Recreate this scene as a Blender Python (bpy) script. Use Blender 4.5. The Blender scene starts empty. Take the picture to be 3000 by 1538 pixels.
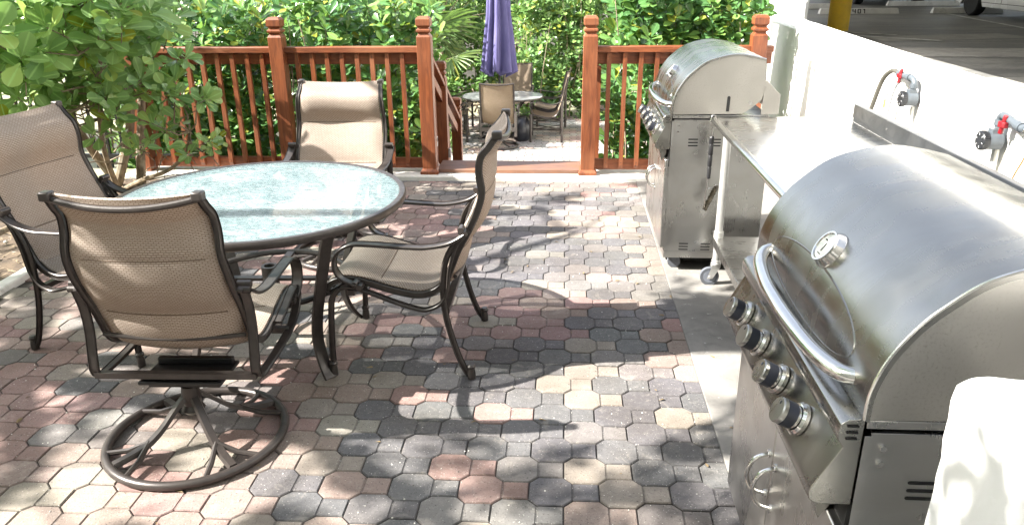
import bpy, math, random
import numpy as np
from mathutils import Vector, Matrix, Euler
R = math.radians
scene = bpy.context.scene
col = scene.collection
rnd = random.Random(7)

# ------------------------------------------------------------------ helpers
class MB:
    """collects shapes, links them as ONE mesh object"""
    def __init__(s): s.v = []; s.f = []; s.m = []; s.uv = {}
    def add(s, vs, fs, mi=0, uvs=None):
        b = len(s.v); s.v += [tuple(p) for p in vs]
        for f in fs: s.f.append(tuple(b + i for i in f)); s.m.append(mi)
        if uvs:
            for i, u in enumerate(uvs): s.uv[b + i] = u
        return s
    def box(s, a, b, mi=0, M=None):
        x0, y0, z0 = a; x1, y1, z1 = b
        vs = [Vector(p) for p in ((x0,y0,z0),(x1,y0,z0),(x1,y1,z0),(x0,y1,z0),(x0,y0,z1),(x1,y0,z1),(x1,y1,z1),(x0,y1,z1))]
        if M is not None: vs = [M @ p for p in vs]
        return s.add(vs, ((0,3,2,1),(4,5,6,7),(0,1,5,4),(1,2,6,5),(2,3,7,6),(3,0,4,7)), mi)
    def cbox(s, c, d, mi=0, M=None, ch=0.0):
        """box by centre and size; ch = chamfer on the four vertical edges"""
        x, y, z = d[0]/2, d[1]/2, d[2]/2
        if ch:
            o = [(-x+ch,-y),(x-ch,-y),(x,-y+ch),(x,y-ch),(x-ch,y),(-x+ch,y),(-x,y-ch),(-x,-y+ch)]
        else:
            o = [(-x,-y),(x,-y),(x,y),(-x,y)]
        n = len(o)
        vs = [Vector((c[0]+p, c[1]+q, c[2]+zz)) for zz in (-z, z) for p, q in o]
        if M is not None: vs = [M @ p for p in vs]
        fs = [tuple(range(n-1,-1,-1)), tuple(range(n, 2*n))] + [(i, (i+1)%n, n+(i+1)%n, n+i) for i in range(n)]
        return s.add(vs, fs, mi)
    def loft(s, rings, mi=0, cap=True, closed=False):
        n = len(rings[0]); vs = [p for r in rings for p in r]; fs = []
        m = len(rings)
        for k in range(m if closed else m-1):
            a = k*n; b = ((k+1) % m)*n
            for i in range(n):
                j = (i+1) % n; fs.append((a+i, a+j, b+j, b+i))
        if cap and not closed: fs += [tuple(range(n-1,-1,-1)), tuple(range((m-1)*n, m*n))]
        return s.add(vs, fs, mi)
    def tube(s, pts, r, seg=10, mi=0, closed=False, cap=True):
        pts = [Vector(p) for p in pts]; n = len(pts); rings = []
        rr = r if isinstance(r, (list, tuple)) else [r]*n
        def tan(i):
            if closed: return (pts[(i+1)%n] - pts[i-1]).normalized()
            return (pts[min(i+1, n-1)] - pts[max(i-1, 0)]).normalized()
        t = tan(0); u = t.orthogonal().normalized()
        for i in range(n):
            t = tan(i); u = (u - t*u.dot(t))
            if u.length < 1e-6: u = t.orthogonal()
            u.normalize(); w = t.cross(u)
            rings.append([pts[i] + (u*math.cos(2*math.pi*k/seg) + w*math.sin(2*math.pi*k/seg))*rr[i] for k in range(seg)])
        return s.loft(rings, mi, cap, closed)
    def strap(s, path, w, t, side=0.0, mi=0, plane='xz'):
        """rectangular bar following a 2D path (forward, up) at lateral offset side"""
        n = len(path); rings = []
        for i in range(n):
            a = path[max(i-1, 0)]; b = path[min(i+1, n-1)]
            d = Vector((b[0]-a[0], b[1]-a[1])).normalized(); q = Vector((-d.y, d.x))*t/2
            f, z = path[i]
            sd = side[i] if isinstance(side, (list, tuple)) else side
            e = min(w, t)*.22
            r = []
            for (sw, sq) in ((-1,-1),(1,-1),(1,1),(-1,1)):
                for (ew, eq) in (((1,0),(0,1)) if (sw*sq > 0) else ((0,1),(1,0))):
                    ww = sw*(w/2 - e*ew); qq = sq*(1 - (e*eq)/(t/2))
                    r.append(Vector((f + q.x*qq, sd + ww, z + q.y*qq)))
            rings.append(r)
        return s.loft(rings, mi)
    def lathe(s, prof, c=(0,0,0), seg=24, mi=0, M=None):
        rings = []
        for r, z in prof:
            rg = [Vector((r*math.cos(2*math.pi*k/seg), r*math.sin(2*math.pi*k/seg), z)) for k in range(seg)]
            if M is not None: rg = [M @ p for p in rg]
            rings.append([p + Vector(c) for p in rg])
        return s.loft(rings, mi)
    def prism(s, prof, y0, y1, mi=0, axis='y'):
        """profile (x,z) extruded in y (or (x,y) extruded in z)"""
        n = len(prof)
        if axis == 'y': vs = [(x, y, z) for y in (y0, y1) for x, z in prof]
        elif axis == 'x': vs = [(y, x, z) for y in (y0, y1) for x, z in prof]
        else: vs = [(x, y, z) for z in (y0, y1) for x, y in prof]
        fs = [tuple(range(n-1,-1,-1)), tuple(range(n, 2*n))] + [(i, (i+1)%n, n+(i+1)%n, n+i) for i in range(n)]
        return s.add(vs, fs, mi)
    def build(s, name, mats, parent=None, loc=None, smooth=35, bevel=0, fixn=True):
        me = bpy.data.meshes.new(name); me.from_pydata(s.v, [], s.f)
        mats = mats if isinstance(mats, (list, tuple)) else [mats]
        for m in mats: me.materials.append(m)
        if len(mats) > 1: me.polygons.foreach_set('material_index', s.m)
        if s.uv:
            ul = me.uv_layers.new(name='UVMap')
            for lp in me.loops:
                u = s.uv.get(lp.vertex_index)
                if u: ul.data[lp.index].uv = u
        if fixn:
            import bmesh
            bm = bmesh.new(); bm.from_mesh(me); bmesh.ops.recalc_face_normals(bm, faces=bm.faces); bm.to_mesh(me); bm.free()
        if smooth:
            me.polygons.foreach_set('use_smooth', [True]*len(me.polygons)); me.set_sharp_from_angle(angle=R(smooth))
        o = bpy.data.objects.new(name, me); col.objects.link(o)
        if parent: o.parent = parent
        if loc: o.location = loc
        if bevel:
            b = o.modifiers.new('bevel', 'BEVEL'); b.width = bevel; b.segments = 2; b.limit_method = 'ANGLE'; b.angle_limit = R(40)
        return o

def smoothpath(P, n=5):
    """Catmull-Rom through points of any dimension"""
    out = []; P = [tuple(p) for p in P]; N = len(P)
    for i in range(N-1):
        p0 = P[max(i-1,0)]; p1 = P[i]; p2 = P[i+1]; p3 = P[min(i+2,N-1)]
        for k in range(n):
            t = k/n
            out.append(tuple(.5*((2*b)+(-a+c)*t+(2*a-5*b+4*c-d)*t*t+(-a+3*b-3*c+d)*t**3) for a,b,c,d in zip(p0,p1,p2,p3)))
    out.append(P[-1]); return out

def empty(name, label, cat, loc=(0,0,0), rz=0, group=None):
    o = bpy.data.objects.new(name, None); col.objects.link(o); o.location = loc; o.rotation_euler = (0,0,rz)
    o.empty_display_size = .1
    o['label'] = label; o['category'] = cat
    if group: o['group'] = group
    return o
def tag(o, label, cat, group=None, kind=None):
    if label: o['label'] = label
    if cat: o['category'] = cat
    if group: o['group'] = group
    if kind: o['kind'] = kind
    return o
def structure(o): o['kind'] = 'structure'; return o
def copy_tree(o, parent=None):
    c = o.copy(); col.objects.link(c)
    if parent: c.parent = parent
    for ch in list(o.children): copy_tree(ch, c)
    return c

# ------------------------------------------------------------------ materials
class Mat:
    def __init__(s, name, color=(.5,.5,.5), rough=.5, metal=0.0, **k):
        s.m = bpy.data.materials.new(name); s.m.use_nodes = True; s.nt = s.m.node_tree
        s.b = s.nt.nodes['Principled BSDF']; s.out = s.nt.nodes['Material Output']
        s.b.inputs['Base Color'].default_value = (*color, 1); s.b.inputs['Roughness'].default_value = rough
        s.b.inputs['Metallic'].default_value = metal
        for kk, v in k.items(): s.b.inputs[kk].default_value = v
    def n(s, t, **k):
        nd = s.nt.nodes.new(t)
        for kk, v in k.items():
            if kk in nd.inputs: nd.inputs[kk].default_value = v
            else: setattr(nd, kk, v)
        return nd
    def l(s, a, b): s.nt.links.new(a, b)
    def coord(s, which='Object', scale=(1,1,1), rot=(0,0,0)):
        tc = s.n('ShaderNodeTexCoord'); mp = s.n('ShaderNodeMapping'); mp.inputs['Scale'].default_value = scale
        mp.inputs['Rotation'].default_value = rot
        s.l(tc.outputs[which], mp.inputs['Vector']); return mp.outputs['Vector']
    def pos(s, scale=(1,1,1)):
        g = s.n('ShaderNodeNewGeometry'); mp = s.n('ShaderNodeMapping'); mp.inputs['Scale'].default_value = scale
        s.l(g.outputs['Position'], mp.inputs['Vector']); return mp.outputs['Vector']
    def noise(s, vec, scale, detail=4, rough=.55, dist=0):
        nz = s.n('ShaderNodeTexNoise'); nz.inputs['Scale'].default_value = scale; nz.inputs['Detail'].default_value = detail
        nz.inputs['Roughness'].default_value = rough; nz.inputs['Distortion'].default_value = dist
        s.l(vec, nz.inputs['Vector']); return nz.outputs['Fac']
    def ramp(s, fac, stops, interp='LINEAR'):
        r = s.n('ShaderNodeValToRGB'); r.color_ramp.interpolation = interp
        while len(r.color_ramp.elements) < len(stops): r.color_ramp.elements.new(.5)
        for e, (p, c) in zip(r.color_ramp.elements, stops):
            e.position = p; e.color = (*c, 1) if not isinstance(c, (int, float)) else (c, c, c, 1)
        s.l(fac, r.inputs['Fac']); return r.outputs['Color']
    def mix(s, a, b, fac, mode='MIX'):
        mx = s.n('ShaderNodeMix'); mx.data_type = 'RGBA'; mx.blend_type = mode
        for sock, v in ((mx.inputs['Factor'], fac), (mx.inputs['A'], a), (mx.inputs['B'], b)):
            if hasattr(v, 'is_output'): s.l(v, sock)
            elif isinstance(v, (int, float)): sock.default_value = v
            else: sock.default_value = (*v, 1)
        return mx.outputs['Result']
    def bump(s, h, strength=.3, dist=.01):
        b = s.n('ShaderNodeBump'); b.inputs['Strength'].default_value = strength; b.inputs['Distance'].default_value = dist
        s.l(h, b.inputs['Height']); s.l(b.outputs['Normal'], s.b.inputs['Normal']); return b
    def base(s, c): s.l(c, s.b.inputs['Base Color'])
    def rough(s, c): s.l(c, s.b.inputs['Roughness'])
    def translucent(s, colr, fac=.4):
        t = s.n('ShaderNodeBsdfTranslucent'); mx = s.n('ShaderNodeMixShader')
        if hasattr(colr, 'is_output'): s.l(colr, t.inputs['Color'])
        else: t.inputs['Color'].default_value = (*colr, 1)
        mx.inputs[0].default_value = fac
        s.l(s.b.outputs[0], mx.inputs[1]); s.l(t.outputs[0], mx.inputs[2]); s.l(mx.outputs[0], s.out.inputs['Surface'])

def m_steel(name, base=(.56,.55,.53), rough=.3, axis='y', grime=.3):
    m = Mat(name, base, rough, 1.0)
    sc = {'y': (60,1.2,60), 'x': (1.2,60,60), 'z': (60,60,1.2)}[axis]
    br = m.noise(m.coord('Object', sc), 6, 3, .6)
    cl = m.noise(m.coord('Object', (1,1,1)), 3.2, 5, .6, .8)
    sm = m.noise(m.coord('Object', (1.5,3,1.5)), 3, 3, .6)
    c = m.mix(base, tuple(x*.62 for x in (base[0]*1.06, base[1]*.95, base[2]*.8)), m.ramp(cl, [(.45,0.),(.8,grime)]))
    m.base(c)
    r1 = m.ramp(sm, [(.3, rough-.07),(.7, rough+.12)])
    m.rough(m.mix(r1, (rough+.10,)*3, m.ramp(br, [(.4,0.),(.75,.3)])))
    sx = m.noise(m.coord('Object', (1,1,1), (.4,.3,.8)), 2.0, 2); wv = m.n('ShaderNodeTexWave'); wv.inputs['Scale'].default_value = 9; wv.inputs['Distortion'].default_value = 14; wv.inputs['Detail'].default_value = 4; wv.inputs['Detail Scale'].default_value = 2
    m.l(m.coord('Object', (1,1,1), (.4,.3,.8)), wv.inputs['Vector'])
    m.bump(m.mix(m.mix(cl, br, .06), (1,1,1), m.ramp(wv.outputs['Fac'], [(.985,0.),(.995,.25)])), .05, .01)
    return m.m
def m_steel_stain(name):
    m = Mat(name, (.3,.29,.27), .36, 1.0)
    sp = m.noise(m.coord('Object'), 170, 3, .75); big = m.noise(m.coord('Object'), 3.5, 5, .6, .5)
    fac = m.mix((0,0,0), m.ramp(sp, [(.52,0.),(.72,.7)]), m.ramp(big, [(.42,0.),(.62,.75)]))
    m.base(m.mix((.50,.48,.445), (.17,.125,.085), fac)); m.rough(m.ramp(big, [(.3,.3),(.7,.46)]))
    m.bump(m.noise(m.coord('Object', (90,1,1)), 5, 3), .04, .003)
    return m.m
def m_wood(name, c1=(.235,.070,.024), c2=(.10,.028,.011), rot=(0,0,0), sc=(14,14,1.2)):
    m = Mat(name, c1, .48)
    v = m.pos(sc)
    g = m.noise(v, 3.0, 6, .62, 1.2); g2 = m.noise(m.pos((1,1,1)), 2.2, 3); kn = m.noise(m.pos((6,6,3)), 3, 2)
    c = m.mix(c1, c2, m.ramp(g, [(.35,0.),(.7,1.)]))
    c = m.mix(c, (.33,.13,.055), m.ramp(g2, [(.5,0.),(.75,.55)]))
    c = m.mix(c, (.06,.018,.01), m.ramp(kn, [(.72,0.),(.76,.8)]))
    m.base(c); m.rough(m.ramp(g2, [(.3,.38),(.7,.6)])); m.bump(g, .18, .004); return m.m
def m_pave(name):
    m = Mat(name, (.2,.2,.2), .85)
    at = m.n('ShaderNodeAttribute', attribute_name='Col')
    fine = m.noise(m.pos(), 150, 4, .75); mid = m.noise(m.pos(), 38, 4, .6); big = m.noise(m.pos(), 2.2, 5, .6)
    pits = m.noise(m.pos(), 120, 2, .5)
    c = m.mix(at.outputs['Color'], (.5,.5,.5), m.ramp(fine, [(.35,0.),(.75,.45)]), 'OVERLAY')
    c = m.mix(c, (.05,.045,.042), m.ramp(fine, [(.30,.75),(.44,0.)]))
    c = m.mix(c, (.40,.38,.35), m.ramp(mid, [(.5,0.),(.8,.22)]))
    c = m.mix(c, (.035,.03,.028), m.ramp(pits, [(.64,0.),(.70,.7)]))
    c = m.mix(c, (.65,.63,.60), m.ramp(m.noise(m.pos(), 170, 1), [(.70,0.),(.74,.6)]))
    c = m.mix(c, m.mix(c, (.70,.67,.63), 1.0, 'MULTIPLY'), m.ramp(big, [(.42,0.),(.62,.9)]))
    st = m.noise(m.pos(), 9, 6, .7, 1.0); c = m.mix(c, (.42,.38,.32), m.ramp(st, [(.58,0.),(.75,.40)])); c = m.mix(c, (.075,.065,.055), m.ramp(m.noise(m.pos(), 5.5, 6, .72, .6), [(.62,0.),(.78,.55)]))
    c = m.mix(c, (.05,.042,.036), m.ramp(m.noise(m.pos(), 60, 3, .6), [(.66,0.),(.73,.7)]))
    m.base(c); m.bump(m.mix(fine, pits, .5), .7, .0035); return m.m
def m_concrete(name, c1=(.33,.315,.29), c2=(.20,.19,.175), spots=True, sc=1.0):
    m = Mat(name, c1, .85)
    a = m.noise(m.pos(), 2.5*sc, 7, .65, .6); f = m.noise(m.pos(), 90, 4, .7); d = m.noise(m.pos(), 7*sc, 5, .7, .8)
    c = m.mix(c1, c2, m.ramp(a, [(.35,0.),(.65,1.)])); c = m.mix(c, tuple(x*.5 for x in c2), m.ramp(d, [(.56,0.),(.75,.65)]))
    if spots: c = m.mix(c, (.55,.54,.52), m.ramp(m.noise(m.pos(), 22, 4, .7), [(.64,0.),(.7,.55)]))
    m.base(c); m.bump(m.mix(f, a, .3), .35, .004); return m.m
def m_stucco(name, c=(.80,.80,.76), dirt=.25):
    m = Mat(name, c, .8)
    a = m.noise(m.pos((1,1,.5)), 2.2, 6, .6, .5); f = m.noise(m.pos(), 70, 5, .7); s = m.noise(m.pos((8,8,.7)), 1.5, 4, .6)
    cc = m.mix(c, (c[0]*.72, c[1]*.72, c[2]*.66), m.ramp(a, [(.5,0.),(.75,dirt*2)]))
    cc = m.mix(cc, (.42,.40,.34), m.ramp(s, [(.6,0.),(.85,dirt)]))
    m.base(cc); m.bump(m.mix(f, a, .4), .35, .006); return m.m
def m_leaf(name, c1, c2, c3, tr=.35, rough=.38):
    m = Mat(name, c1, rough)
    at = m.n('ShaderNodeAttribute', attribute_name='Col')
    sep = m.n('ShaderNodeSeparateColor'); m.l(at.outputs['Color'], sep.inputs[0])
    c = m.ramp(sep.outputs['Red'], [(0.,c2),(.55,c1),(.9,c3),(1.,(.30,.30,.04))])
    c = m.mix(c, tuple(x*1.6+.03 for x in c1), m.ramp(sep.outputs['Green'], [(.80,0.),(1.,.8)]))   # midrib
    m.base(c)
    m.translucent(m.mix(c, (.30,.50,.06), .5), tr*.8); return m.m
def m_plain(name, c, rough=.5, metal=0., var=.25, sc=20, bumps=.05, **k):
    m = Mat(name, c, rough, metal, **k)
    a = m.noise(m.coord('Object'), sc, 5, .6)
    m.base(m.mix(c, tuple(x*(1-var) for x in c), m.ramp(a, [(.35,0.),(.7,1.)])))
    m.rough(m.ramp(a, [(.3,max(rough-.06,.02)),(.7,min(rough+.1,1))]))
    if bumps: m.bump(m.noise(m.coord('Object'), sc*8, 3), bumps, .003)
    return m.m
def m_bark(name, c1=(.27,.21,.14), c2=(.10,.08,.055)):
    m = Mat(name, c1, .85); a = m.noise(m.pos((1,1,.35)), 28, 5, .65); b = m.noise(m.pos(), 5, 4)
    m.base(m.mix(m.mix(c1, c2, m.ramp(a, [(.4,0.),(.65,1.)])), (.33,.33,.27), m.ramp(b, [(.55,0.),(.7,.5)])))
    m.bump(a, .5, .006); return m.m
def m_sling(name, light=(.52,.445,.38), dark=(.185,.135,.105), tr=.23, bw=.017, bh=.0068):
    m = Mat(name, light, .8)
    uv = m.n('ShaderNodeUVMap')
    bk = m.n('ShaderNodeTexBrick'); bk.offset = .5; bk.squash = 1.0
    for k, v in (('Scale',1.0),('Mortar Size',.0016),('Mortar Smooth',.35),('Brick Width',bw),('Row Height',bh),('Bias',0)): bk.inputs[k].default_value = v
    bk.inputs['Color1'].default_value = (*light,1); bk.inputs['Color2'].default_value = (light[0]*.86,light[1]*.85,light[2]*.84,1); bk.inputs['Mortar'].default_value = (*dark,1)
    nv = m.noise(uv.outputs['UV'], 30, 3)
    off = m.n('ShaderNodeVectorMath', operation='ADD'); sc = m.n('ShaderNodeVectorMath', operation='SCALE'); sc.inputs['Scale'].default_value = .004
    nz = m.n('ShaderNodeTexNoise'); nz.inputs['Scale'].default_value = 25; m.l(uv.outputs['UV'], nz.inputs['Vector'])
    m.l(nz.outputs['Color'], sc.inputs[0]); m.l(uv.outputs['UV'], off.inputs[0]); m.l(sc.outputs[0], off.inputs[1]); m.l(off.outputs[0], bk.inputs['Vector'])
    c = m.mix(bk.outputs['Color'], (.33,.27,.22), m.ramp(nv, [(.4,0.),(.8,.4)]))
    c = m.mix(c, (.30,.25,.20), m.ramp(m.noise(m.coord('Object'), 5, 5, .65), [(.5,0.),(.8,.45)]))
    m.base(c); m.bump(bk.outputs['Fac'], -.5, .002)
    m.translucent(m.mix(c, (.95,.66,.42), .35), tr); return m.m

STEEL = m_steel('brushed_steel', (.345,.338,.315), .23, 'y', .45); STEEL_X = m_steel('brushed_steel_sheet', (.44,.435,.42), .25, 'x', .18); STEEL_Z = m_steel('brushed_steel_panel', (.52,.515,.50), .27, 'z', .4)
STAIN = m_steel_stain('stained_steel'); POLISH = m_plain('polished_steel', (.72,.71,.69), .16, 1., .12, 8, .0)
BLACK = m_plain('black_gap', (.006,.006,.006), .7, 0, .2, 10, 0); RUBBER = m_plain('dark_rubber', (.018,.022,.035), .55, 0, .3, 30)
GALV = m_plain('galvanised_steel', (.72,.72,.70), .35, .7, .15, 25); CAST = m_plain('caster_wheel', (.12,.13,.15), .5, 0, .3, 30)
BRONZE = m_plain('bronze_frame', (.058,.049,.045), .34, .3, .35, 25, .08)
BRONZE_W = m_plain('worn_frame', (.085,.075,.068), .42, .2, .45, 12, .08)
WOOD = m_wood('stained_wood'); WOOD_H = m_wood('stained_wood_rail', sc=(1.2,14,14)); WOOD_S = m_wood('stained_wood_step', (.20,.105,.07), (.11,.06,.042), sc=(1.2,18,18))
PAVE = m_pave('paver_face'); JOINT = m_plain('paver_joint', (.06,.05,.043), .95, 0, .4, 60)
CONC = m_concrete('grey_concrete', (.24,.228,.21), (.12,.116,.108)); CURB = m_concrete('pale_curb', (.74,.72,.67), (.55,.53,.48)); STUCCO = m_stucco('white_stucco', (.83,.82,.79), .3); STUCCO_R = m_stucco('rough_stucco', (.78,.77,.745), .3)
SEAM = m_plain('seam_thread', (.14,.095,.065), .8)
SLING = m_sling('woven_sling'); SLING_L = m_sling('worn_sling', (.36,.29,.21), (.20,.15,.10), .35, .03, .01)
LEAF1 = m_leaf('leaf_shrub', (.28,.43,.17), (.17,.31,.13), (.46,.58,.18), .50, .27)
LEAF2 = m_leaf('leaf_hedge', (.095,.215,.070), (.028,.085,.038), (.20,.33,.08), .34, .25)
LEAF3 = m_leaf('leaf_far', (.15,.27,.09), (.06,.14,.055), (.30,.42,.13), .38, .28)
PALM = m_leaf('palm_leaf', (.12,.20,.075), (.05,.10,.045), (.24,.32,.13), .35)
BARK = m_bark('bark'); BLACKMETAL = m_plain('black_paint', (.010,.010,.011), .4, 0, .3, 20)
SOIL = m_concrete('dark_soil', (.12,.085,.055), (.05,.035,.024), True, 4)

# ------------------------------------------------------------------ camera
CM = ((0.99788538,-0.01488962,0.06326978),(0.06435428,0.36300583,-0.92956188),(-0.00912647,0.93166789,0.36319642))
cam_d = bpy.data.cameras.new('camera'); cam = bpy.data.objects.new('camera', cam_d); col.objects.link(cam)
cam.matrix_world = Matrix.Translation((0,0,1.65)) @ Matrix(CM).to_4x4()
cam_d.sensor_width = 36; cam_d.lens = 36*1950/2576; cam_d.clip_end = 500; cam_d.clip_start = .05
scene.camera = cam

# ------------------------------------------------------------------ light
SUN = Vector((-1.15, -.33, 1.0)).normalized()
elev = math.asin(SUN.z); az = math.atan2(SUN.x, SUN.y)
w = bpy.data.worlds.new('World'); scene.world = w; w.use_nodes = True
nt = w.node_tree; bg = nt.nodes['Background']; sky = nt.nodes.new('ShaderNodeTexSky'); sky.sky_type = 'NISHITA'; sky.sun_disc = False
sky.sun_elevation = elev; sky.sun_rotation = az; sky.air_density = 1.0; sky.dust_density = 2.5; sky.ozone_density = 1.0
hs = nt.nodes.new('ShaderNodeHueSaturation'); hs.inputs['Saturation'].default_value = .5; nt.links.new(sky.outputs[0], hs.inputs['Color']); nt.links.new(hs.outputs[0], bg.inputs[0]); bg.inputs[1].default_value = .46
sl = bpy.data.lights.new('sun', 'SUN'); so = bpy.data.objects.new('sun', sl); col.objects.link(so)
sl.energy = 22.0; sl.angle = R(.53); sl.color = (1,.955,.88); so.rotation_euler = SUN.to_track_quat('Z','Y').to_euler(); so.location = (0,0,20)
scene.view_settings.view_transform = 'Standard'; scene.view_settings.look = 'None'; scene.view_settings.exposure = 0
scene.cycles.max_bounces = 8; scene.cycles.transparent_max_bounces = 8; scene.cycles.caustics_reflective = False; scene.cycles.caustics_refractive = False
scene.cycles.use_denoising = True; scene.cycles.sample_clamp_indirect = 6

# ------------------------------------------------------------------ ground
def sheet(name, x0, y0, x1, y1, z, mat):
    return structure(MB().add([(x0,y0,z),(x1,y0,z),(x1,y1,z),(x0,y1,z)], [(0,1,2,3)]).build(name, mat, smooth=0))
GRASSY = m_concrete('pale_ground', (.34,.30,.22), (.18,.20,.11), False, 1.5)
# lower ground to the horizon, then the upper terrace
sheet('ground', -150, -60, 150, 260, -1.262, GRASSY)
structure(MB().box((-4.6,-5,-1.255), (2.2,6.03,-.012)).build('terrace_bed', JOINT, smooth=0))
structure(MB().box((-9,-5,-1.25), (-4.6,6.35,-.01)).box((-4.6,6.03,-1.25),(-3.6,6.35,-.01)).build('side_ground', GRASSY, smooth=0))

def pavers(name, x0, x1, y0, y1, z, seed, detail=True, pal=None, hole=None):
    rg = random.Random(seed); p = .1175; a = .0735; b = .044; g = .0015; c = a - b
    V = []; F = []; C = []; MI = []
    ni = int((x1-x0)/p)+2; nj = int((y1-y0)/p)+2
    pal = pal or [(.245,.160,.145), (.112,.108,.112), (.240,.210,.180), (.170,.156,.149), (.240,.185,.160)]
    import mathutils.noise as mn
    def pick(i, j):
        q = mn.noise((i*.16, j*.16, seed*3.1)) + .8*mn.noise((i*.45+9, j*.45, seed)); r = rg.random()
        bias = (x0+i*p+1.1)*.16 if z > -1 else 0; q -= bias
        if r < .20: k = rg.choice((0,1,2,3,4))
        elif q > .22: k = 0 if r < .8 else 4
        elif q > -.02: k = 2 if r < .7 else 4
        elif q > -.3: k = 3 if r < .65 else 1
        else: k = 1
        v = rg.uniform(.90,1.12); return tuple(x*v*rg.uniform(.97,1.03) for x in pal[k])
    ph = 0.344
    for i in range(ni):
        for j in range(nj):
            if (i+j) % 2: continue
            cx, cy = x0 + (i+.5)*p + .0, y0 + (j+.5)*p
            colr = pick(i, j)
            vert = rg.random() < .4            # which neighbour square belongs to this stone
            tz = rg.uniform(-.0018, .0018); tx = rg.uniform(-.006,.006); ty = rg.uniform(-.006,.006)
            for part in (0, 1):
                if part == 0:
                    o = [(-a+c,-a),(a-c,-a),(a,-a+c),(a,a-c),(a-c,a),(-a+c,a),(-a,a-c),(-a,-a+c)]; ox, oy = cx, cy; hs = a
                else:
                    o = [(-b,-b),(b,-b),(b,b),(-b,b)]; ox, oy = cx+p, cy; hs = b
                if ox+hs < x0 or ox-hs > x1 or oy+hs < y0 or oy-hs > y1: continue
                lv = []
                rows = ((1-g/hs, -.006), (1-g/hs, -.0035), (1-(g+.0035)/hs, 0.0)) if detail else ((1-2*g/hs, -.004),(1-(2*g+.004)/hs, 0.0))
                for s_, zz in rows:
                    for q in o:
                        X = min(max(ox+q[0]*s_, x0), x1); Y = min(max(oy+q[1]*s_, y0), y1)
                        lv.append((X, Y, z + zz + tz + tx*(X-cx) + ty*(Y-cy)))
                n = len(o); bs = len(V); V += lv; k = len(rows)
                if part == 0 and x0 < cx+a-.01 and cx+a+.02 < x1 and y0 < cy-b and cy+b < y1:      # moulded false joint to its own square
                    nb = len(V); V += [(cx+a-.006, cy-b+.004, z-.0026+tz), (cx+a+.006, cy-b+.004, z-.0026+tz), (cx+a+.006, cy+b-.004, z-.0026+tz), (cx+a-.006, cy+b-.004, z-.0026+tz)]
                    F.append((nb,nb+1,nb+2,nb+3)); C.append(tuple(q_*.62 for q_ in colr))
                for r_ in range(k-1):
                    for t in range(n): F.append((bs+r_*n+t, bs+r_*n+(t+1)%n, bs+(r_+1)*n+(t+1)%n, bs+(r_+1)*n+t)); C.append(tuple(x*.75 for x in colr))
                F.append(tuple(bs+(k-1)*n+t for t in range(n))); C.append(colr)
    me = bpy.data.meshes.new(name); me.from_pydata(V, [], F); me.materials.append(PAVE)
    at = me.attributes.new('Col', 'FLOAT_COLOR', 'FACE'); at.data.foreach_set('color', [v for q in C for v in (*q, 1.0)])
    o = bpy.data.objects.new(name, me); col.objects.link(o); return structure(o)
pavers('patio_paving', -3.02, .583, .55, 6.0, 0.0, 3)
sheet('paving_bed', -3.02, -5, .583, 6.02, -.0075, JOINT)
sheet('patio_behind', -3.02, -5, .583, .54, -.001, CONC)
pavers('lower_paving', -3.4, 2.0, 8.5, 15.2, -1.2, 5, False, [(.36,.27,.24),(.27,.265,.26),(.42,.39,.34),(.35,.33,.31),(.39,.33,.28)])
sheet('lower_paving_bed', -3.4, 8.5, 2.0, 15.2, -1.2085, JOINT)
# concrete strip under the grills, its near edge follows the pavers
structure(MB().box((.585,-5,-.2),(1.80,6.03,.003)).build('grill_pad', CONC, bevel=.004))
structure(MB().box((-3.62,6.03,-1.2),(1.9,6.42,.030)).build('terrace_curb', CURB, bevel=.008))
structure(MB().box((-6.0,-1,-.15),(-3.02,6.0,-.004)).build('planting_soil', SOIL, smooth=0))
structure(MB().box((-4.4,3.3,-.05),(-2.98,3.42,.045)).box((-3.08,3.44,-.05),(-3.0,6.0,.035)).build('bed_edging', CURB, bevel=.01))

# soil litter
lb = MB()
for _ in range(900):
    x, y = rnd.uniform(-4.3,-3.1), rnd.uniform(2.6,6.0); a_ = rnd.uniform(0,6.28); L_ = rnd.uniform(.02,.07); t = rnd.uniform(.003,.012); zz = rnd.uniform(.0,.02)
    d = Vector((math.cos(a_), math.sin(a_), rnd.uniform(-.1,.3)))*L_; q = Vector((-math.sin(a_), math.cos(a_), 0))*t
    p0 = Vector((x,y,zz)); lb.add([p0-q, p0+q, p0+d+q*.3, p0+d-q*.3], [(0,1,2,3)])
tag(lb.build('leaf_litter', m_plain('litter', (.30,.23,.15), .9, 0, .6, 30), smooth=0), 'dry brown leaf litter scattered on the soil bed under the shrub', 'leaf litter', kind='stuff')
st = MB()
for _ in range(60):
    x, y, r_ = rnd.uniform(-4.2,-3.1), rnd.uniform(2.7,6.0), rnd.uniform(.012,.035)
    rings = [[Vector((x+r_*s*math.cos(k*1.047+s)*rnd.uniform(.8,1.2), y+r_*s*math.sin(k*1.047+s)*rnd.uniform(.8,1.2), r_*zz)) for k in range(6)] for s, zz in ((.8,-.2),(1,.2),(.5,.7))]
    st.loft(rings)
tag(st.build('gravel', CURB), 'small pale stones lying on the soil bed', 'stones', kind='stuff')

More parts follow.
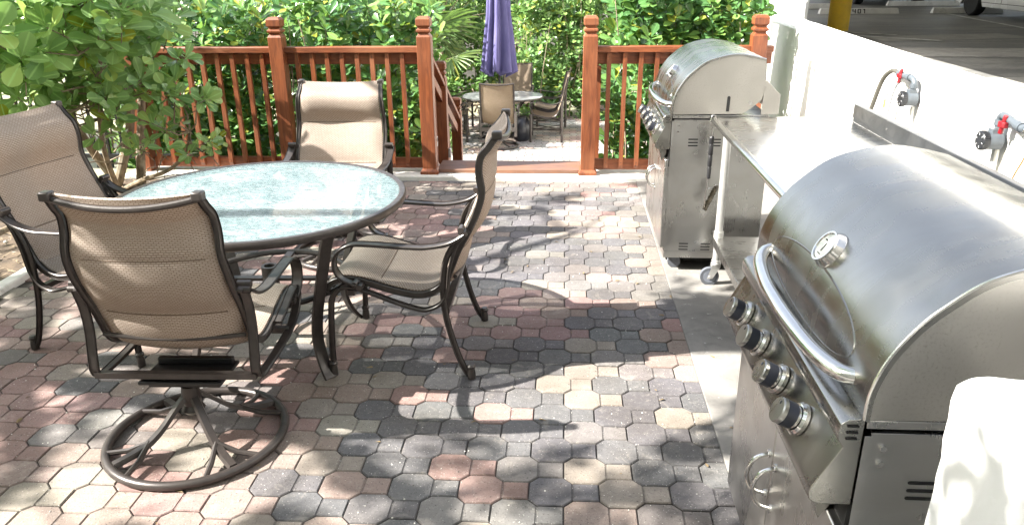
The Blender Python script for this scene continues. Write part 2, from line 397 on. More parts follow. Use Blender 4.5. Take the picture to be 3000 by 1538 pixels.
# ------------------------------------------------------------------ fence
NAIL = m_plain('nail', (.10,.07,.055), .5, .4)
def post(name_parent, x, y, top, z0=0.0, w=.11, trim=True, big=True):
    m = MB(); h = w/2
    def ring(s, z): return [(x-s,y-s,z),(x+s,y-s,z),(x+s,y+s,z),(x-s,y+s,z)]
    T = top
    rs = [(h,z0),(h,T-.150),(h*.80,T-.132),(h*.72,T-.128),(h*.72,T-.122),(h*.98,T-.112),(h*.98,T-.096),(h*.74,T-.086),(h*.74,T-.080),(h*1.0,T-.066),(h*1.0,T-.018),(h*.70,T)]
    m.loft([ring(s, z) for s, z in rs])
    o = m.build('post', WOOD, name_parent, bevel=.003, smooth=0)
    if trim:
        t = MB(); t.loft([ring(s, z) for s, z in [(h+.018,z0),(h+.018,z0+.022),(h+.008,z0+.036),(h+.002,z0+.044)]]); t.build('base_trim', WOOD, o, bevel=.002, smooth=0)
    return o
def baluster(parent, x, y, z0, z1, w=.033):
    m = MB(); h = w/2
    m.loft([[(x-h,y-h*.3,z0),(x+h,y-h*.3,z0),(x+h,y+h,z0),(x-h,y+h,z0)],[(x-h,y-h,z0+.03),(x+h,y-h,z0+.03),(x+h,y+h,z0+.03),(x-h,y+h,z0+.03)],
            [(x-h,y-h,z1),(x+h,y-h,z1),(x+h,y+h,z1),(x-h,y+h,z1)]])
    bl = m.build('baluster', WOOD, parent, smooth=0)
    for zz_ in (z0+.05, z1-.03): MB().tube([(x,y-h-.0012,zz_),(x,y-h+.002,zz_)], .0035, 8).build('nail', NAIL, bl)
FY = 6.17
def rail_section(name, label, x0, x1, posts, balx):
    t = empty(name, label, 'fence', ((x0+x1)/2, FY, .03), group='wooden fence runs along the back of the patio')
    ox = (x0+x1)/2
    def L(x): return x-ox
    MB().box((L(x0), -.045, .955), (L(x1), .05, 1.0)).build('cap_rail', WOOD_H, t, bevel=.005)
    MB().box((L(x0), .005, .865), (L(x1), .04, .953)).build('top_rail', WOOD_H, t, bevel=.003)
    MB().box((L(x0), .005, .03), (L(x1), .04, .115)).build('bottom_rail', WOOD_H, t, bevel=.003)
    for x in balx: baluster(t, L(x), -.012, .045, .953)
    for x in posts: post(t, L(x), -.02, 1.225, z0=0)
    return t
rail_section('wooden_fence', 'long reddish brown wooden fence run left of the stair opening, behind the table', -3.42, -1.135, (-2.245, -1.08), [-3.36+.122*k for k in range(9) if k != 20] + [-2.10+.1195*k for k in range(8)])
rail_section('wooden_fence', 'short reddish brown wooden fence run between the stair opening and the white wall', .255, 1.575, (.20, 1.46), [.345+.122*k for k in range(9)])
t = empty('leaning_post', 'square wooden corner post half hidden by leaves at the far left end of the fence', 'post', (-3.49, 6.17, .03)); post(t, 0, 0, 1.2, 0, .12, False)
# stair: handrails with stepped down posts, treads
for sgn, X, lab in ((-1,-1.10,'descending stair handrail on the left side of the opening with white step lights'), (1,.235,'descending stair handrail on the right side of the opening')):
    t = empty('stair_handrail', lab, 'handrail', (X, 6.3, -.1), group='handrails of the stairs to the lower patio')
    def zz(Y): return 1.25-.5*(Y-6.14)
    for Y in (7.0, 7.95): post(t, 0, Y-6.3, zz(Y)+.1, z0=-.5*(Y-6.3)-.25+.1 , w=.10, trim=False)
    for nm, zt, hh, ww in (('cap_rail', -.20, .04, .09), ('top_rail', -.29, .085, .035), ('bottom_rail', -1.02, .085, .035)):
        y0, y1 = 6.23, 7.90; m = MB()
        m.loft([[(-ww/2, y-6.3, zz(y)+zt-hh+.1), (ww/2, y-6.3, zz(y)+zt-hh+.1), (ww/2, y-6.3, zz(y)+zt+.1), (-ww/2, y-6.3, zz(y)+zt+.1)] for y in (y0, y1)])
        m.build(nm, WOOD_H, t, bevel=.003)
    for k in range(11):
        Y = 6.36 + k*.125
        if abs(Y-7.0) < .07 : continue
        MB().box((-.045*sgn*-1-.016, Y-6.3-.016, zz(Y)-1.10+.1), (-.045*sgn*-1+.016, Y-6.3+.016, zz(Y)-.28+.1)).build('baluster', WOOD, t, smooth=0)
    sx = -sgn*.062
    for Y, z_ in ((6.22,.27),(6.98,.0)):
        l_ = MB().cbox((sx, Y-6.3, z_+.1), (.022,.06,.085)).build('step_light', m_plain('light_casing', (.55,.56,.56), .35, .3), t, bevel=.006)
        MB().cbox((sx-sgn*.012, Y-6.3, z_+.115), (.004,.034,.034)).build('lens', m_plain('light_lens', (.08,.09,.09), .1), l_)
    # retaining stringer
    MB().loft([[(-.02,y-6.3,zz(y)-1.30+.1),(.02,y-6.3,zz(y)-1.30+.1),(.02,y-6.3,zz(y)-1.12+.1),(-.02,y-6.3,zz(y)-1.12+.1)] for y in (6.44,8.5)]).build('stringer', WOOD_H, t)
t = empty('wooden_steps', 'brown plank stair flight going down from the opening to the lower patio', 'stairs', (-.44, 6.43, 0))
MB().box((-.585,-.30,.032),(.585,-.165,.062)).box((-.585,-.16,.032),(.585,.02,.060)).build('threshold_board', WOOD_S, t, bevel=.004)
for k in range(6):
    z_ = .05 - .178*(k+1); y_ = .02 + .33*k
    MB().box((-.585, y_, z_-.035), (.585, y_+.16, z_)).box((-.585, y_+.165, z_-.035), (.585, y_+.33, z_)).build('tread', WOOD_S, t, bevel=.004)

# ------------------------------------------------------------------ wall, pier, return wall
def wx(Y): return 1.742 + .05*(Y-3.22)
def wo(Y): return wx(Y)+.262+.012*(Y-3.2)
Ys = [-1.0+.35*k for k in range(28)]
m = MB(); rings = []
for Y in Ys:
    b_ = 0 if Y < 6.0 else -1.25
    rings.append([(wx(Y),Y,-1.25),(wo(Y),Y,-1.25),(wo(Y),Y,1.085),(wo(Y)-.015,Y,1.098),(wx(Y)+.02,Y,1.105),(wx(Y),Y,1.088)])
m.loft(rings); tag(m.build('parapet_wall', STUCCO, smooth=30), 'long white stucco parapet wall with a cream top behind the grills', 'wall')
tag(MB().box((1.74,8.46,-1.25),(2.35,8.9,1.12)).build('wall_pier', STUCCO, bevel=.02), 'white wall end beyond the wooden fence beside the hedge', 'wall pier')
# rough return wall in the near right corner
m = MB(); nx, ny = 26, 10
def rw(u, v):
    return u, v
m.box((.560,.05,0),(1.75,1.03,1.10))
import bmesh, mathutils.noise as mnw
o = m.build('return_wall', STUCCO_R, smooth=0); bm = bmesh.new(); bm.from_mesh(o.data)
bmesh.ops.bevel(bm, geom=list(bm.edges), offset=.045, segments=4, profile=.5, affect='EDGES'); bmesh.ops.triangulate(bm, faces=[f for f in bm.faces if len(f.verts) > 4])
for _ in range(5): bmesh.ops.subdivide_edges(bm, edges=[e for e in bm.edges if e.calc_length() > .03], cuts=1, use_grid_fill=True)
bm.normal_update()
for v in bm.verts: v.co += v.normal*(.010*mnw.noise(v.co*6) + .004*mnw.noise(v.co*22) + .0018*mnw.noise(v.co*60))
bm.to_mesh(o.data); bm.free(); o.data.polygons.foreach_set('use_smooth', [True]*len(o.data.polygons))
tag(o, 'rounded rough white stucco wall end in the bottom right corner beside the near grill', 'wall')
# downpipe behind fence
tag(MB().tube([(1.69,6.6,1.15),(1.67,6.62,.6),(1.67,6.62,-1.1)], .022, 12).build('drain_pipe', GALV), 'thin pale grey vertical pipe on the white wall behind the right fence post', 'pipe')

# ------------------------------------------------------------------ chairs
FRONT = [(.307,.0),(.303,.142),(.293,.296),(.281,.366),(.249,.405),(.203,.412),(.114,.386),(.025,.351),(-.065,.322),(-.11,.318),(-.166,.345),(-.196,.404),(-.209,.501),(-.239,.595),(-.275,.642)]
RLEG = [(-.262,.640),(-.205,.56),(-.180,.453),(-.184,.306),(-.218,.154),(-.255,.051),(-.292,.0)]
ARM = [(-.275,.650),(-.213,.614),(-.123,.594),(-.035,.594),(.098,.602),(.187,.600),(.245,.56),(.258,.503),(.232,.455),(.175,.427)]
STILE = [(-.400,1.025),(-.372,.985),(-.340,.944),(-.332,.884),(-.342,.805),(-.322,.73),(-.290,.660),(-.245,.575),(-.210,.49),(-.180,.425),(-.130,.385),(-.06,.372),(.04,.392),(.13,.420),(.22,.436),(.285,.420),(.315,.385)]
def pad(name, path, half, seams, parent, mat, thick=.011, bulge=.011, sag=.03, n=6, taper=1.0):
    P = smoothpath(path, 7); N = len(P)
    L = [0]
    for i in range(1, N): L.append(L[-1] + math.dist(P[i], P[i-1]))
    tot = L[-1]; nv = 14; rings_f = []; rings_b = []; m = MB()
    cuts = [0]+[s*tot for s in seams]+[tot]
    vs = []; uvs = []
    for sd in (1, -1):
        for i in range(N):
            a = P[max(i-1,0)]; b = P[min(i+1,N-1)]; d = Vector((b[0]-a[0], b[1]-a[1])).normalized(); nrm = Vector((-d.y, d.x))
            if nrm.x < 0 and nrm.y < .0: nrm = -nrm
            # seam bulge
            for k in range(len(cuts)-1):
                if cuts[k] <= L[i] <= cuts[k+1]+1e-9: tt = (L[i]-cuts[k])/(cuts[k+1]-cuts[k]); break
            bl = math.sqrt(max(0, math.sin(math.pi*tt)))
            endf = min(1, L[i]/.04, (tot-L[i])/.03)
            for j in range(nv+1):
                v = -1 + 2*j/nv; ed = math.sqrt(max(0, 1-v**4))
                off = sd*(thick*.35 + (thick*.65 + bulge*bl)*ed*(.25+.75*bl)*min(1, .3+endf)) 
                sg = -sag*(1-v*v)
                hw = half*(taper + (1-taper)*min(1, L[i]/.38))
                vs.append(Vector((P[i][0] + nrm.x*(off) + nrm.x*sg, hw*v, P[i][1] + nrm.y*(off) + nrm.y*sg)))
                uvs.append((half*v, L[i]))
    W_ = nv+1; F = []
    for i in range(N-1):
        for j in range(nv):
            F.append((i*W_+j, i*W_+j+1, (i+1)*W_+j+1, (i+1)*W_+j))
            q = N*W_; F.append((q+i*W_+j, q+(i+1)*W_+j, q+(i+1)*W_+j+1, q+i*W_+j+1))
    q = N*W_
    for i in range(N-1):
        F.append((i*W_, (i+1)*W_, q+(i+1)*W_, q+i*W_)); F.append((i*W_+nv, q+i*W_+nv, q+(i+1)*W_+nv, (i+1)*W_+nv))
    for j in range(nv):
        F.append((j, q+j, q+j+1, j+1)); e = (N-1)*W_; F.append((e+j, e+j+1, q+e+j+1, q+e+j))
    m.add(vs, F, 0, uvs); o = m.build(name, mat, parent, smooth=60)
    for c_ in cuts[1:-1]:
        i = min(range(N), key=lambda q: abs(L[q]-c_))
        for sd in (0, 1):
            ln = [vs[sd*N*W_ + i*W_ + j] for j in range(1, nv)]; q = [vs[sd*N*W_ + (i+1)*W_ + j] for j in range(1, nv)]
            MB().tube([a*.999 for a in ln], .0028, 6).build('seam', SEAM, o)
    return o

def xf(obs, piv, ang):
    """lean the mesh data of parts about the lateral axis"""
    T = Matrix.Translation(Vector(piv)) @ Matrix.Rotation(ang, 4, 'Y') @ Matrix.Translation(-Vector(piv))
    for o in obs: o.data.transform(T)

def make_chair(label, swivel, tilt=0.0, name='padded_patio_chair'):
    t = empty(name, label, 'chair', group='padded sling chairs around the glass table')
    up = []
    for s in (-1, 1):
        S = s*.285
        if not swivel:
            up.append(MB().strap(smoothpath(FRONT[:5], 4), .028, .022, S).build('front_leg', BRONZE, t))
            up.append(MB().strap(smoothpath(FRONT[4:], 4), .030, .014, S).build('side_rail', BRONZE, t))
            m = MB().strap(smoothpath(RLEG, 5), .024, .024, S); up.append(m.build('rear_leg', BRONZE, t))
            for f in ((.307,0),(-.288,0)):
                MB().lathe([(.013,0),(.018,.004),(.018,.03),(.014,.05),(.019,.055),(.019,.062),(.013,.07)], (f[0] if f[0]>0 else f[0]+.004, S, 0), 12).build('foot_cap', BRONZE, t)
        else:
            loop = [(-.275,.642),(-.252,.56),(-.248,.47),(-.262,.36),(-.262,.315),(-.235,.288),(-.15,.285),(-.02,.292),(.10,.305),(.19,.335),(.245,.385),(.252,.430),(.225,.458),(.175,.452),(.09,.42),(.0,.395)]
            up.append(MB().strap(smoothpath(loop, 4), .034, .016, S).build('side_loop', BRONZE, t))
        up.append(MB().strap(smoothpath(ARM, 5), .044, .013, S*1.03).build('armrest', BRONZE, t))
        # joints: short scroll cylinders
        for (fa, za), (fb, zb), yy in (((-.275,.652),(-.262,.668),.25), ((.180,.430),(.160,.418),.245)):
            m = MB(); m.tube([(fa, S-.022, za),(fa, S+.024, za)], .013, 12); m.tube([(fb, S-.022, zb),(fb, S+.024, zb)], .013, 12)
            m.tube([(fa-.008,S,za-.002),(fa-.008,s*yy,za+.003)], .010, 8)
            up.append(m.build('arm_joint', BRONZE, t))
        P = smoothpath(STILE, 4); nP = len(P)
        up.append(MB().strap(P, .024, .030, [s*(.234+.024*min(1, i/20)) for i in range(nP)]).build('sling_rail', BRONZE, t, bevel=.003))
        up.append(MB().cbox((STILE[0][0]-.004, s*.234, STILE[0][1]+.004), (.040,.034,.032)).build('rail_cap', BRONZE, t, bevel=.006))
    # top bar sags in the middle
    tb = [(-.402 - .028*(1-v*v), .234*v, 1.020 - .030*(1-v*v)) for v in [k/8-1 for k in range(17)]]
    up.append(MB().tube(tb, .012, 10).build('top_bar', BRONZE, t))
    up.append(MB().tube([(-.225-.012*(1-v*v), .25*v, .452-.014*(1-v*v)) for v in [k/6-1 for k in range(13)]], .009, 8).build('cross_bar', BRONZE, t))
    up.append(MB().tube([(.285,-.25,.405),(.285,.25,.405)], .011, 8).build('cross_bar', BRONZE, t))
    for a_, b_ in ((((-.20,-.28,.300),(-.17,.28,.322)), ((.19,-.28,.372),(.22,.28,.394))) if not swivel else (((-.272,-.285,.290),(-.245,.285,.312)), ((.10,-.285,.296),(.13,.285,.318)))):
        up.append(MB().box(a_, b_).build('cross_bar', BRONZE, t))
    # sling: back then seat, one continuous cushion
    back = [(p[0]+.004, p[1]) for p in STILE[:11]]; seat = [(p[0], p[1]+.012) for p in STILE[9:]]
    back[0] = (-.398,1.036)
    b_ = pad('backrest', back, .245, (.36,.70), t, SLING, sag=.026, bulge=.017, taper=.91); st_ = pad('seat', seat, .245, (.55,), t, SLING, sag=.016, bulge=.016)
    up += [b_, st_] + list(b_.children) + list(st_.children)
    if swivel:
        up.append(MB().box((-.25,-.15,.250),(-.07,.15,.264)).box((-.22,-.13,.225),(-.10,.13,.240)).box((-.235,-.14,.264),(-.21,.14,.292)).box((-.11,-.14,.264),(-.085,.14,.292)).build('rocker_plate', BLACKMETAL, t, bevel=.004))
        if tilt: xf(up, (0,0,.25), tilt)
        for o_ in up: o_.data.transform(Matrix.Translation((.18,0,.3)) @ Matrix.Diagonal((1,1,.935,1)) @ Matrix.Translation((0,0,-.3)))
        MB().lathe([(.030,.225),(.034,.19),(.030,.15),(.042,.13),(.03,.115)], (0,0,0), 16).build('column', BRONZE, t)
        sp = MB()
        for k in range(4):
            a = math.pi/4 + k*math.pi/2; c_, s_ = math.cos(a), math.sin(a)
            pth = smoothpath([(.02,.19),(.06,.155),(.13,.085),(.20,.045),(.30,.026)], 4)
            rings = []
            for (r_, z_) in pth:
                wv = .017
                rings.append([Vector((r_*c_ - s_*wv*q, r_*s_ + c_*wv*q, z_ + h_)) for q, h_ in ((-1,-.008),(1,-.008),(.7,.010),(-.7,.010))])
            sp.loft(rings)
            # forked foot
            for dq in (-.32,.32):
                p0 = Vector((.17*c_, .17*s_, .060)); p1 = Vector((.308*math.cos(a+dq), .308*math.sin(a+dq), .024)); pm = (p0+p1)/2; pm.z = .03
                sp.tube([p0, pm, p1], .010, 8)
        sp.build('spokes', BRONZE, t)
        MB().tube([(.312*math.cos(k*math.pi/24), .312*math.sin(k*math.pi/24), .018) for k in range(48)], .0165, 12, closed=True).build('base_ring', BRONZE, t)
    return t

c3 = make_chair('padded beige chair on four curved legs right of the table, seen side on', False)
c3.location = (-.655, 3.150, 0); c3.rotation_euler = (0,0,math.pi)
c4 = make_chair('padded swivel chair on a ring base, nearest the camera, its back turned', True, R(2))
c4.location = (-1.34, 2.38, 0); c4.rotation_euler = (0,0,R(92))
c1 = copy_tree(c3); c1['label'] = 'padded chair at the left of the table, its warm tan back beside the leafy shrub'
c1.location = (-2.07, 3.25, 0); c1.rotation_euler = (0,0,R(-13))
c2 = copy_tree(c4); c2['label'] = 'padded chair on the far side of the table facing the camera'
c2.location = (-1.30, 4.34, 0); c2.rotation_euler = (0,0,R(-89))

# ------------------------------------------------------------------ glass table
t = empty('glass_table', 'round patio table with a rippled pale green glass top and brown metal rim', 'table', (-1.295, 3.13, 0))
g = Mat('rippled_glass', (.62,.80,.79), .10); g.b.inputs['Transmission Weight'].default_value = .0; g.b.inputs['IOR'].default_value = 1.5
v1 = g.n('ShaderNodeTexVoronoi'); v1.inputs['Scale'].default_value = 42; v1.feature = 'SMOOTH_F1'
mp_ = g.coord('Object', (1,1.8,1)); g.l(mp_, v1.inputs['Vector'])
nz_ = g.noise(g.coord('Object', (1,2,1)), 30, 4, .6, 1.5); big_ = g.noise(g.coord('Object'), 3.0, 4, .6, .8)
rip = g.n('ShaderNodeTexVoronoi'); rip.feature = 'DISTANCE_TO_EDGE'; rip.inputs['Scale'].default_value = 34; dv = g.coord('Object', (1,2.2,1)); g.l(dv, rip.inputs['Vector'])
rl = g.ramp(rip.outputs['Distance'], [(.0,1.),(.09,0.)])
g.base(g.mix(g.mix(g.mix((.36,.46,.48), (.74,.82,.85), g.ramp(big_, [(.42,0.),(.70,1.)])), (.17,.27,.29), g.ramp(nz_, [(.45,0.),(.62,.7)])), (.20,.30,.31), rl))  # pale mottle and dark lines paint the ripple reflections into the colour
g.bump(g.mix(v1.outputs['Distance'], nz_, .4), 1.0, .012)
g.translucent((.50,.66,.68), .30)
tp = g.n('ShaderNodeBsdfTransparent'); tp.inputs['Color'].default_value = (.95,.97,.97,1); mxs = g.n('ShaderNodeMixShader'); src = g.out.inputs['Surface'].links[0].from_socket
g.l(src, mxs.inputs[1]); g.l(tp.outputs[0], mxs.inputs[2]); g.l(g.ramp(nz_, [(.3,.36),(.7,.62)]), mxs.inputs[0]); g.l(mxs.outputs[0], g.out.inputs['Surface'])
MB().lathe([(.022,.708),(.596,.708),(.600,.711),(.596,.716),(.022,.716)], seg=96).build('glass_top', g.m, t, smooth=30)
rr = []
for k in range(96):
    a = 2*math.pi*k/96; c_, s_ = math.cos(a), math.sin(a)
    rr.append([Vector((r_*c_, r_*s_, z_)) for r_, z_ in ((.590,.702),(.604,.694),(.616,.686),(.621,.692),(.622,.712),(.617,.719),(.604,.7205),(.594,.7175))])
MB().loft(rr, closed=True).build('rim', BRONZE, t, smooth=45)
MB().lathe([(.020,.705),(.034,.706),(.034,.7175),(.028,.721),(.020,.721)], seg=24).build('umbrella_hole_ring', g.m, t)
for k in range(4):
    a = R(-42 + 90*k); c_, s_ = math.cos(a), math.sin(a)
    pth = smoothpath([(.545,.695),(.50,.60),(.455,.48),(.41,.36),(.375,.25),(.365,.15),(.395,.06),(.44,.0)], 4)
    rings = []
    for i, (r_, z_) in enumerate(pth):
        a_ = pth[max(i-1,0)]; b_ = pth[min(i+1,len(pth)-1)]; d = Vector((b_[0]-a_[0], b_[1]-a_[1])).normalized(); q = Vector((-d.y,d.x))*.008
        wv = .024 + .006*abs(i/len(pth)-.5)
        rings.append([Vector(((r_+q.x*e)*c_ - s_*wv*h, (r_+q.x*e)*s_ + c_*wv*h, z_+q.y*e)) for h, e in ((-1,-1),(1,-1),(1,1),(-1,1))])
    MB().loft(rings).build('leg', BRONZE, t, bevel=.003)
m = MB(); m.tube([(.34*math.cos(k*math.pi/20)*(1+.04*math.cos(4*k*math.pi/20)), .34*math.sin(k*math.pi/20), .335) for k in range(40)], .014, 8, closed=True)
for a in (R(3), R(93)):
    c_, s_ = math.cos(a)*.34, math.sin(a)*.34; m.cbox((0,0,.335), (.68,.035,.014), M=Matrix.Rotation(a, 4, 'Z'))
m.build('lower_brace', BRONZE, t)
MB().lathe([(.024,.30),(.036,.30),(.036,.395),(.024,.395),(.024,.30)], seg=20).build('pole_socket', BRONZE, t)

# ------------------------------------------------------------------ grills
GW = .83
ARC = [(.000,.883),(.003,.940),(.022,1.000),(.056,1.056),(.094,1.097),(.159,1.147),(.247,1.176),(.315,1.184),(.383,1.176),(.453,1.160)]
def make_grill(label):
    t = empty('gas_grill', label, 'grill', group='stainless steel gas grills by the white wall')
    W = GW
    arc = smoothpath(ARC, 5)
    # lid: end plates + curved sheet with a small overhanging lip
    m = MB()
    end = arc + [(.464,1.015),(.451,.959),(.409,.922),(.36,.888)]
    for y0, y1 in ((0,.012),(W-.012,W)): m.prism(end, y0, y1, 1)
    n = len(arc); sheet_ = []
    out = []
    for i, (x, z) in enumerate(arc):
        a = arc[max(i-1,0)]; b = arc[min(i+1,n-1)]; d = Vector((b[0]-a[0], b[1]-a[1])).normalized(); q = Vector((-d.y,d.x))
        out.append((x+q.x*.006, z+q.y*.006))
    prof = out + [(x+.002,z-.004) for x, z in reversed(arc)]
    m.prism(prof, -.004, W+.004, 0)
    m.prism([(.447,1.160),(.459,1.163),(.470,1.015),(.458,.985)], .013, W-.013, 0)
    lid = m.build('lid', [STEEL, STAIN], t, smooth=30)
    MB().tube([(x-.001, -.001, z+.001) for x, z in out], .0035, 8).build('highlight_bead', POLISH, lid)  # polished strip added to give the lid end its bright edge highlight
    # raised panel on the lid front behind the handle
    m = MB(); nn = 64; rings = []
    for k in range(nn):
        a = 2*math.pi*k/nn; yy = W/2 + .30*math.cos(a)*(1 if abs(math.cos(a))<.9 else 1); s_ = .5+.5*math.sin(a)
        fi = 1.5 + s_*10; idx = int(fi); fr = fi-idx; x = arc[idx][0]*(1-fr)+arc[idx+1][0]*fr; z = arc[idx][1]*(1-fr)+arc[idx+1][1]*fr; rings.append((x, yy, z))
    pts = [Vector((x-.008, y, z)) for x, y, z in rings]
    m.tube([p+Vector((.0030,0,0)) for p in pts], .0032, 6, closed=True); m.build('embossed_ridge', STEEL, lid)
    # bowed handle
    hp = smoothpath([(.004,.085,.922),(-.024,.105,.922),(-.048,.18,.924),(-.062,.30,.928),(-.066,.41,.930),(-.062,.52,.930),(-.046,.64,.932),(-.022,.705,.935),(.004,.722,.938)], 5)
    MB().tube(hp, .0170, 16).build('handle', POLISH, lid)
    # thermometer on the curved front
    i = 14; a = arc[i]; d = Vector((arc[i+1][0]-arc[i-1][0], arc[i+1][1]-arc[i-1][1])).normalized(); nrm = Vector((-d.y,0,d.x))
    Mx = Matrix.Translation((a[0]+nrm.x*.004, W/2, a[1]+nrm.z*.004)) @ nrm.to_track_quat('Z','Y').to_matrix().to_4x4()
    th = MB().lathe([(.044,0),(.044,.004),(.037,.018),(.037,.024),(.033,.024),(.031,.019),(.0,.019)], seg=32, M=Mx).build('thermometer', POLISH, lid, smooth=30)
    m = MB().lathe([(.0305,.0195),(.0305,.0205),(0,.0205)], seg=28, M=Mx); m.build('dial', m_plain('dial_face', (.62,.64,.58), .3, 0, .2, 60), th)
    m = MB().cbox((0,-.004,.0215), (.0025,.020,.001), M=Mx).cbox((-.012,.012,.0215), (.010,.003,.001), M=Mx).cbox((0,-.020,.0215), (.016,.0015,.001), M=Mx)
    m.build('needle', BLACK, th)
    for y in (-.0015, W+.0015):
        s = 1 if y > 0 else -1
        b = MB(); b.tube([(.395,y,.945),(.395,y+s*.006,.945)], .010, 12); b.tube([(.395,y+s*.006,.945),(.395,y+s*.009,.945)], .005, 6); b.build('hinge_bolt', POLISH, lid)
        pl = MB(); L_ = [(.284+.008*math.cos(a_), .972+.008*math.sin(a_)) for a_ in [k*math.pi/6 for k in range(7)]] + [(.274,.90),(.290,.90)]
        pl.prism(L_, y-.0008, y+.0008); pl.build('hinge_slot', BLACK, lid)
    # fire box rim and cabinet
    m = MB(); m.box((.002,.004,.862),(.50,W-.004,.880)); m.build('firebox_rim', STEEL_Z, t, bevel=.002)
    cab = MB(); cab.box((.012,.002,.12),(.515,W-.002,.855)); cab.box((.0,-.001,.082),(.52,W+.001,.119)); cab.box((.0,-.0005,.121),(.014,.0,.85))
    cab = cab.build('cabinet', STEEL_Z, t, bevel=.003)
    # louvre slots on both sides, their inner shade painted as raised black shapes
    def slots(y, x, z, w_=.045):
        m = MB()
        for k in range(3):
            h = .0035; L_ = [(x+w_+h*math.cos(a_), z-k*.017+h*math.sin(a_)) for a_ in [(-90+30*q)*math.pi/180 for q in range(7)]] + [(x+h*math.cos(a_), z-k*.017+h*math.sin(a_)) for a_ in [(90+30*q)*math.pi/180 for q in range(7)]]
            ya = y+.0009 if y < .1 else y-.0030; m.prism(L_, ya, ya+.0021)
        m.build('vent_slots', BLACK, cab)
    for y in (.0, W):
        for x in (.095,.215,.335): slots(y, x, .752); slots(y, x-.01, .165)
        for x, z in ((.035,.826),(.035,.793),(.20,.845)): MB().tube([(x, y-.004, z),(x, y+.004, z)], .006, 10).build('screw', POLISH, cab)
    # raised guard at the back
    m = MB(); m.prism([(.455,.884),(.535,.884),(.545,.90),(.545,.985),(.535,.995),(.470,1.06),(.462,1.06)], .0, .004); m.prism([(.455,.884),(.535,.884),(.545,.90),(.545,.985),(.535,.995),(.470,1.06),(.462,1.06)], W-.004, W); m.box((.530,.004,.884),(.545,W-.004,.99))
    m.build('rear_guard', STAIN, t, bevel=.001)
    # control panel: bullnose + sloped face
    bull = [(-.010,.882),(-.030,.880),(-.043,.870),(-.046,.852),(-.043,.836),(-.033,.822)]
    prof = [(-.002,.882)] + bull + [(-.078,.735),(-.082,.722),(-.080,.708),(-.070,.700),(-.058,.697),(-.002,.697)]
    cp = MB().prism(prof, .004, W-.004); cp = cp.build('control_panel', STEEL, t, smooth=50, bevel=.0015)
    for y in (.002, W-.002):
        m = MB()
        for k in range(3): m.cbox((-.022, y, .868-k*.013), (.020,.003,.003), M=None)
        m.build('end_slots', BLACK, cp)
    # knobs
    dn = Vector((-.09, 0, .045)).normalized()
    for y in (.165,.325,.50,.665):
        c0 = Vector((-.059, y, .776))
        Mk = Matrix.Translation(c0) @ dn.to_track_quat('Z','Y').to_matrix().to_4x4()
        k_ = MB(); k_.lathe([(.035,0),(.035,.008),(.031,.014),(.026,.015)], seg=28, M=Mk); k_.lathe([(.0245,.0145),(.0245,.020)], seg=28, M=Mk)
        k_.lathe([(.0275,.0205),(.0275,.0435)], seg=28, mi=1, M=Mk); k_.lathe([(.0275,.044),(.0275,.052),(.0255,.055),(0,.0555)], seg=28, mi=2, M=Mk)
        k_.cbox((0,.017,.0562),(.003,.007,.001), 1, Mk)
        k_.build('knob', [POLISH, RUBBER, STEEL_X], cp, smooth=30)
    MB().prism([(-.052,.690),(-.012,.690),(-.012,.66),(-.035,.62)], .06, W-.06).build('drip_tray', STEEL, t)
    MB().box((-.004,.01,.60),(.008,W-.01,.695)).build('gap', BLACK, t)
    # doors
    for y0, y1, hy in ((.012,.412,.385),(.418,W-.012,.445)):
        d = MB().box((-.022,y0,.135),(.010,y1,.640)).build('door', STEEL_Z, t, bevel=.004)
        d2 = smoothpath([(-.020,hy,.50),(-.055,hy,.485),(-.072,hy,.44),(-.055,hy,.395),(-.020,hy,.38)], 5)
        m = MB().tube(d2, .0055, 10); m.lathe([(.011,0),(.011,.004)], (0,0,0), 12, M=Matrix.Translation((-.022,hy,.50)) @ Matrix.Rotation(-math.pi/2,4,'Y')); m.lathe([(.011,0),(.011,.004)], (0,0,0), 12, M=Matrix.Translation((-.022,hy,.38)) @ Matrix.Rotation(-math.pi/2,4,'Y'))
        m.build('handle', POLISH, d)
    for x in (.07,.46):
        for y in (.07, W-.07):
            m = MB(); m.tube([(x,y-.014,.036),(x,y+.014,.036)], .036, 18); m.box((x-.012,y-.022,.036),(x+.012,y-.017,.083)); m.box((x-.012,y+.017,.036),(x+.012,y+.022,.083)); m.build('caster', [CAST], t)
    MB().box((.03,.10,.03),(.50,W-.02,.081)).build('under_tray', BLACK, t)
    return t
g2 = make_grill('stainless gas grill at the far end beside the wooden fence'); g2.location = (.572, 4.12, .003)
g1 = copy_tree(g2); g1['label'] = 'large near stainless gas grill with a domed lid filling the lower right'; g1.location = (.546, 1.215, .003)

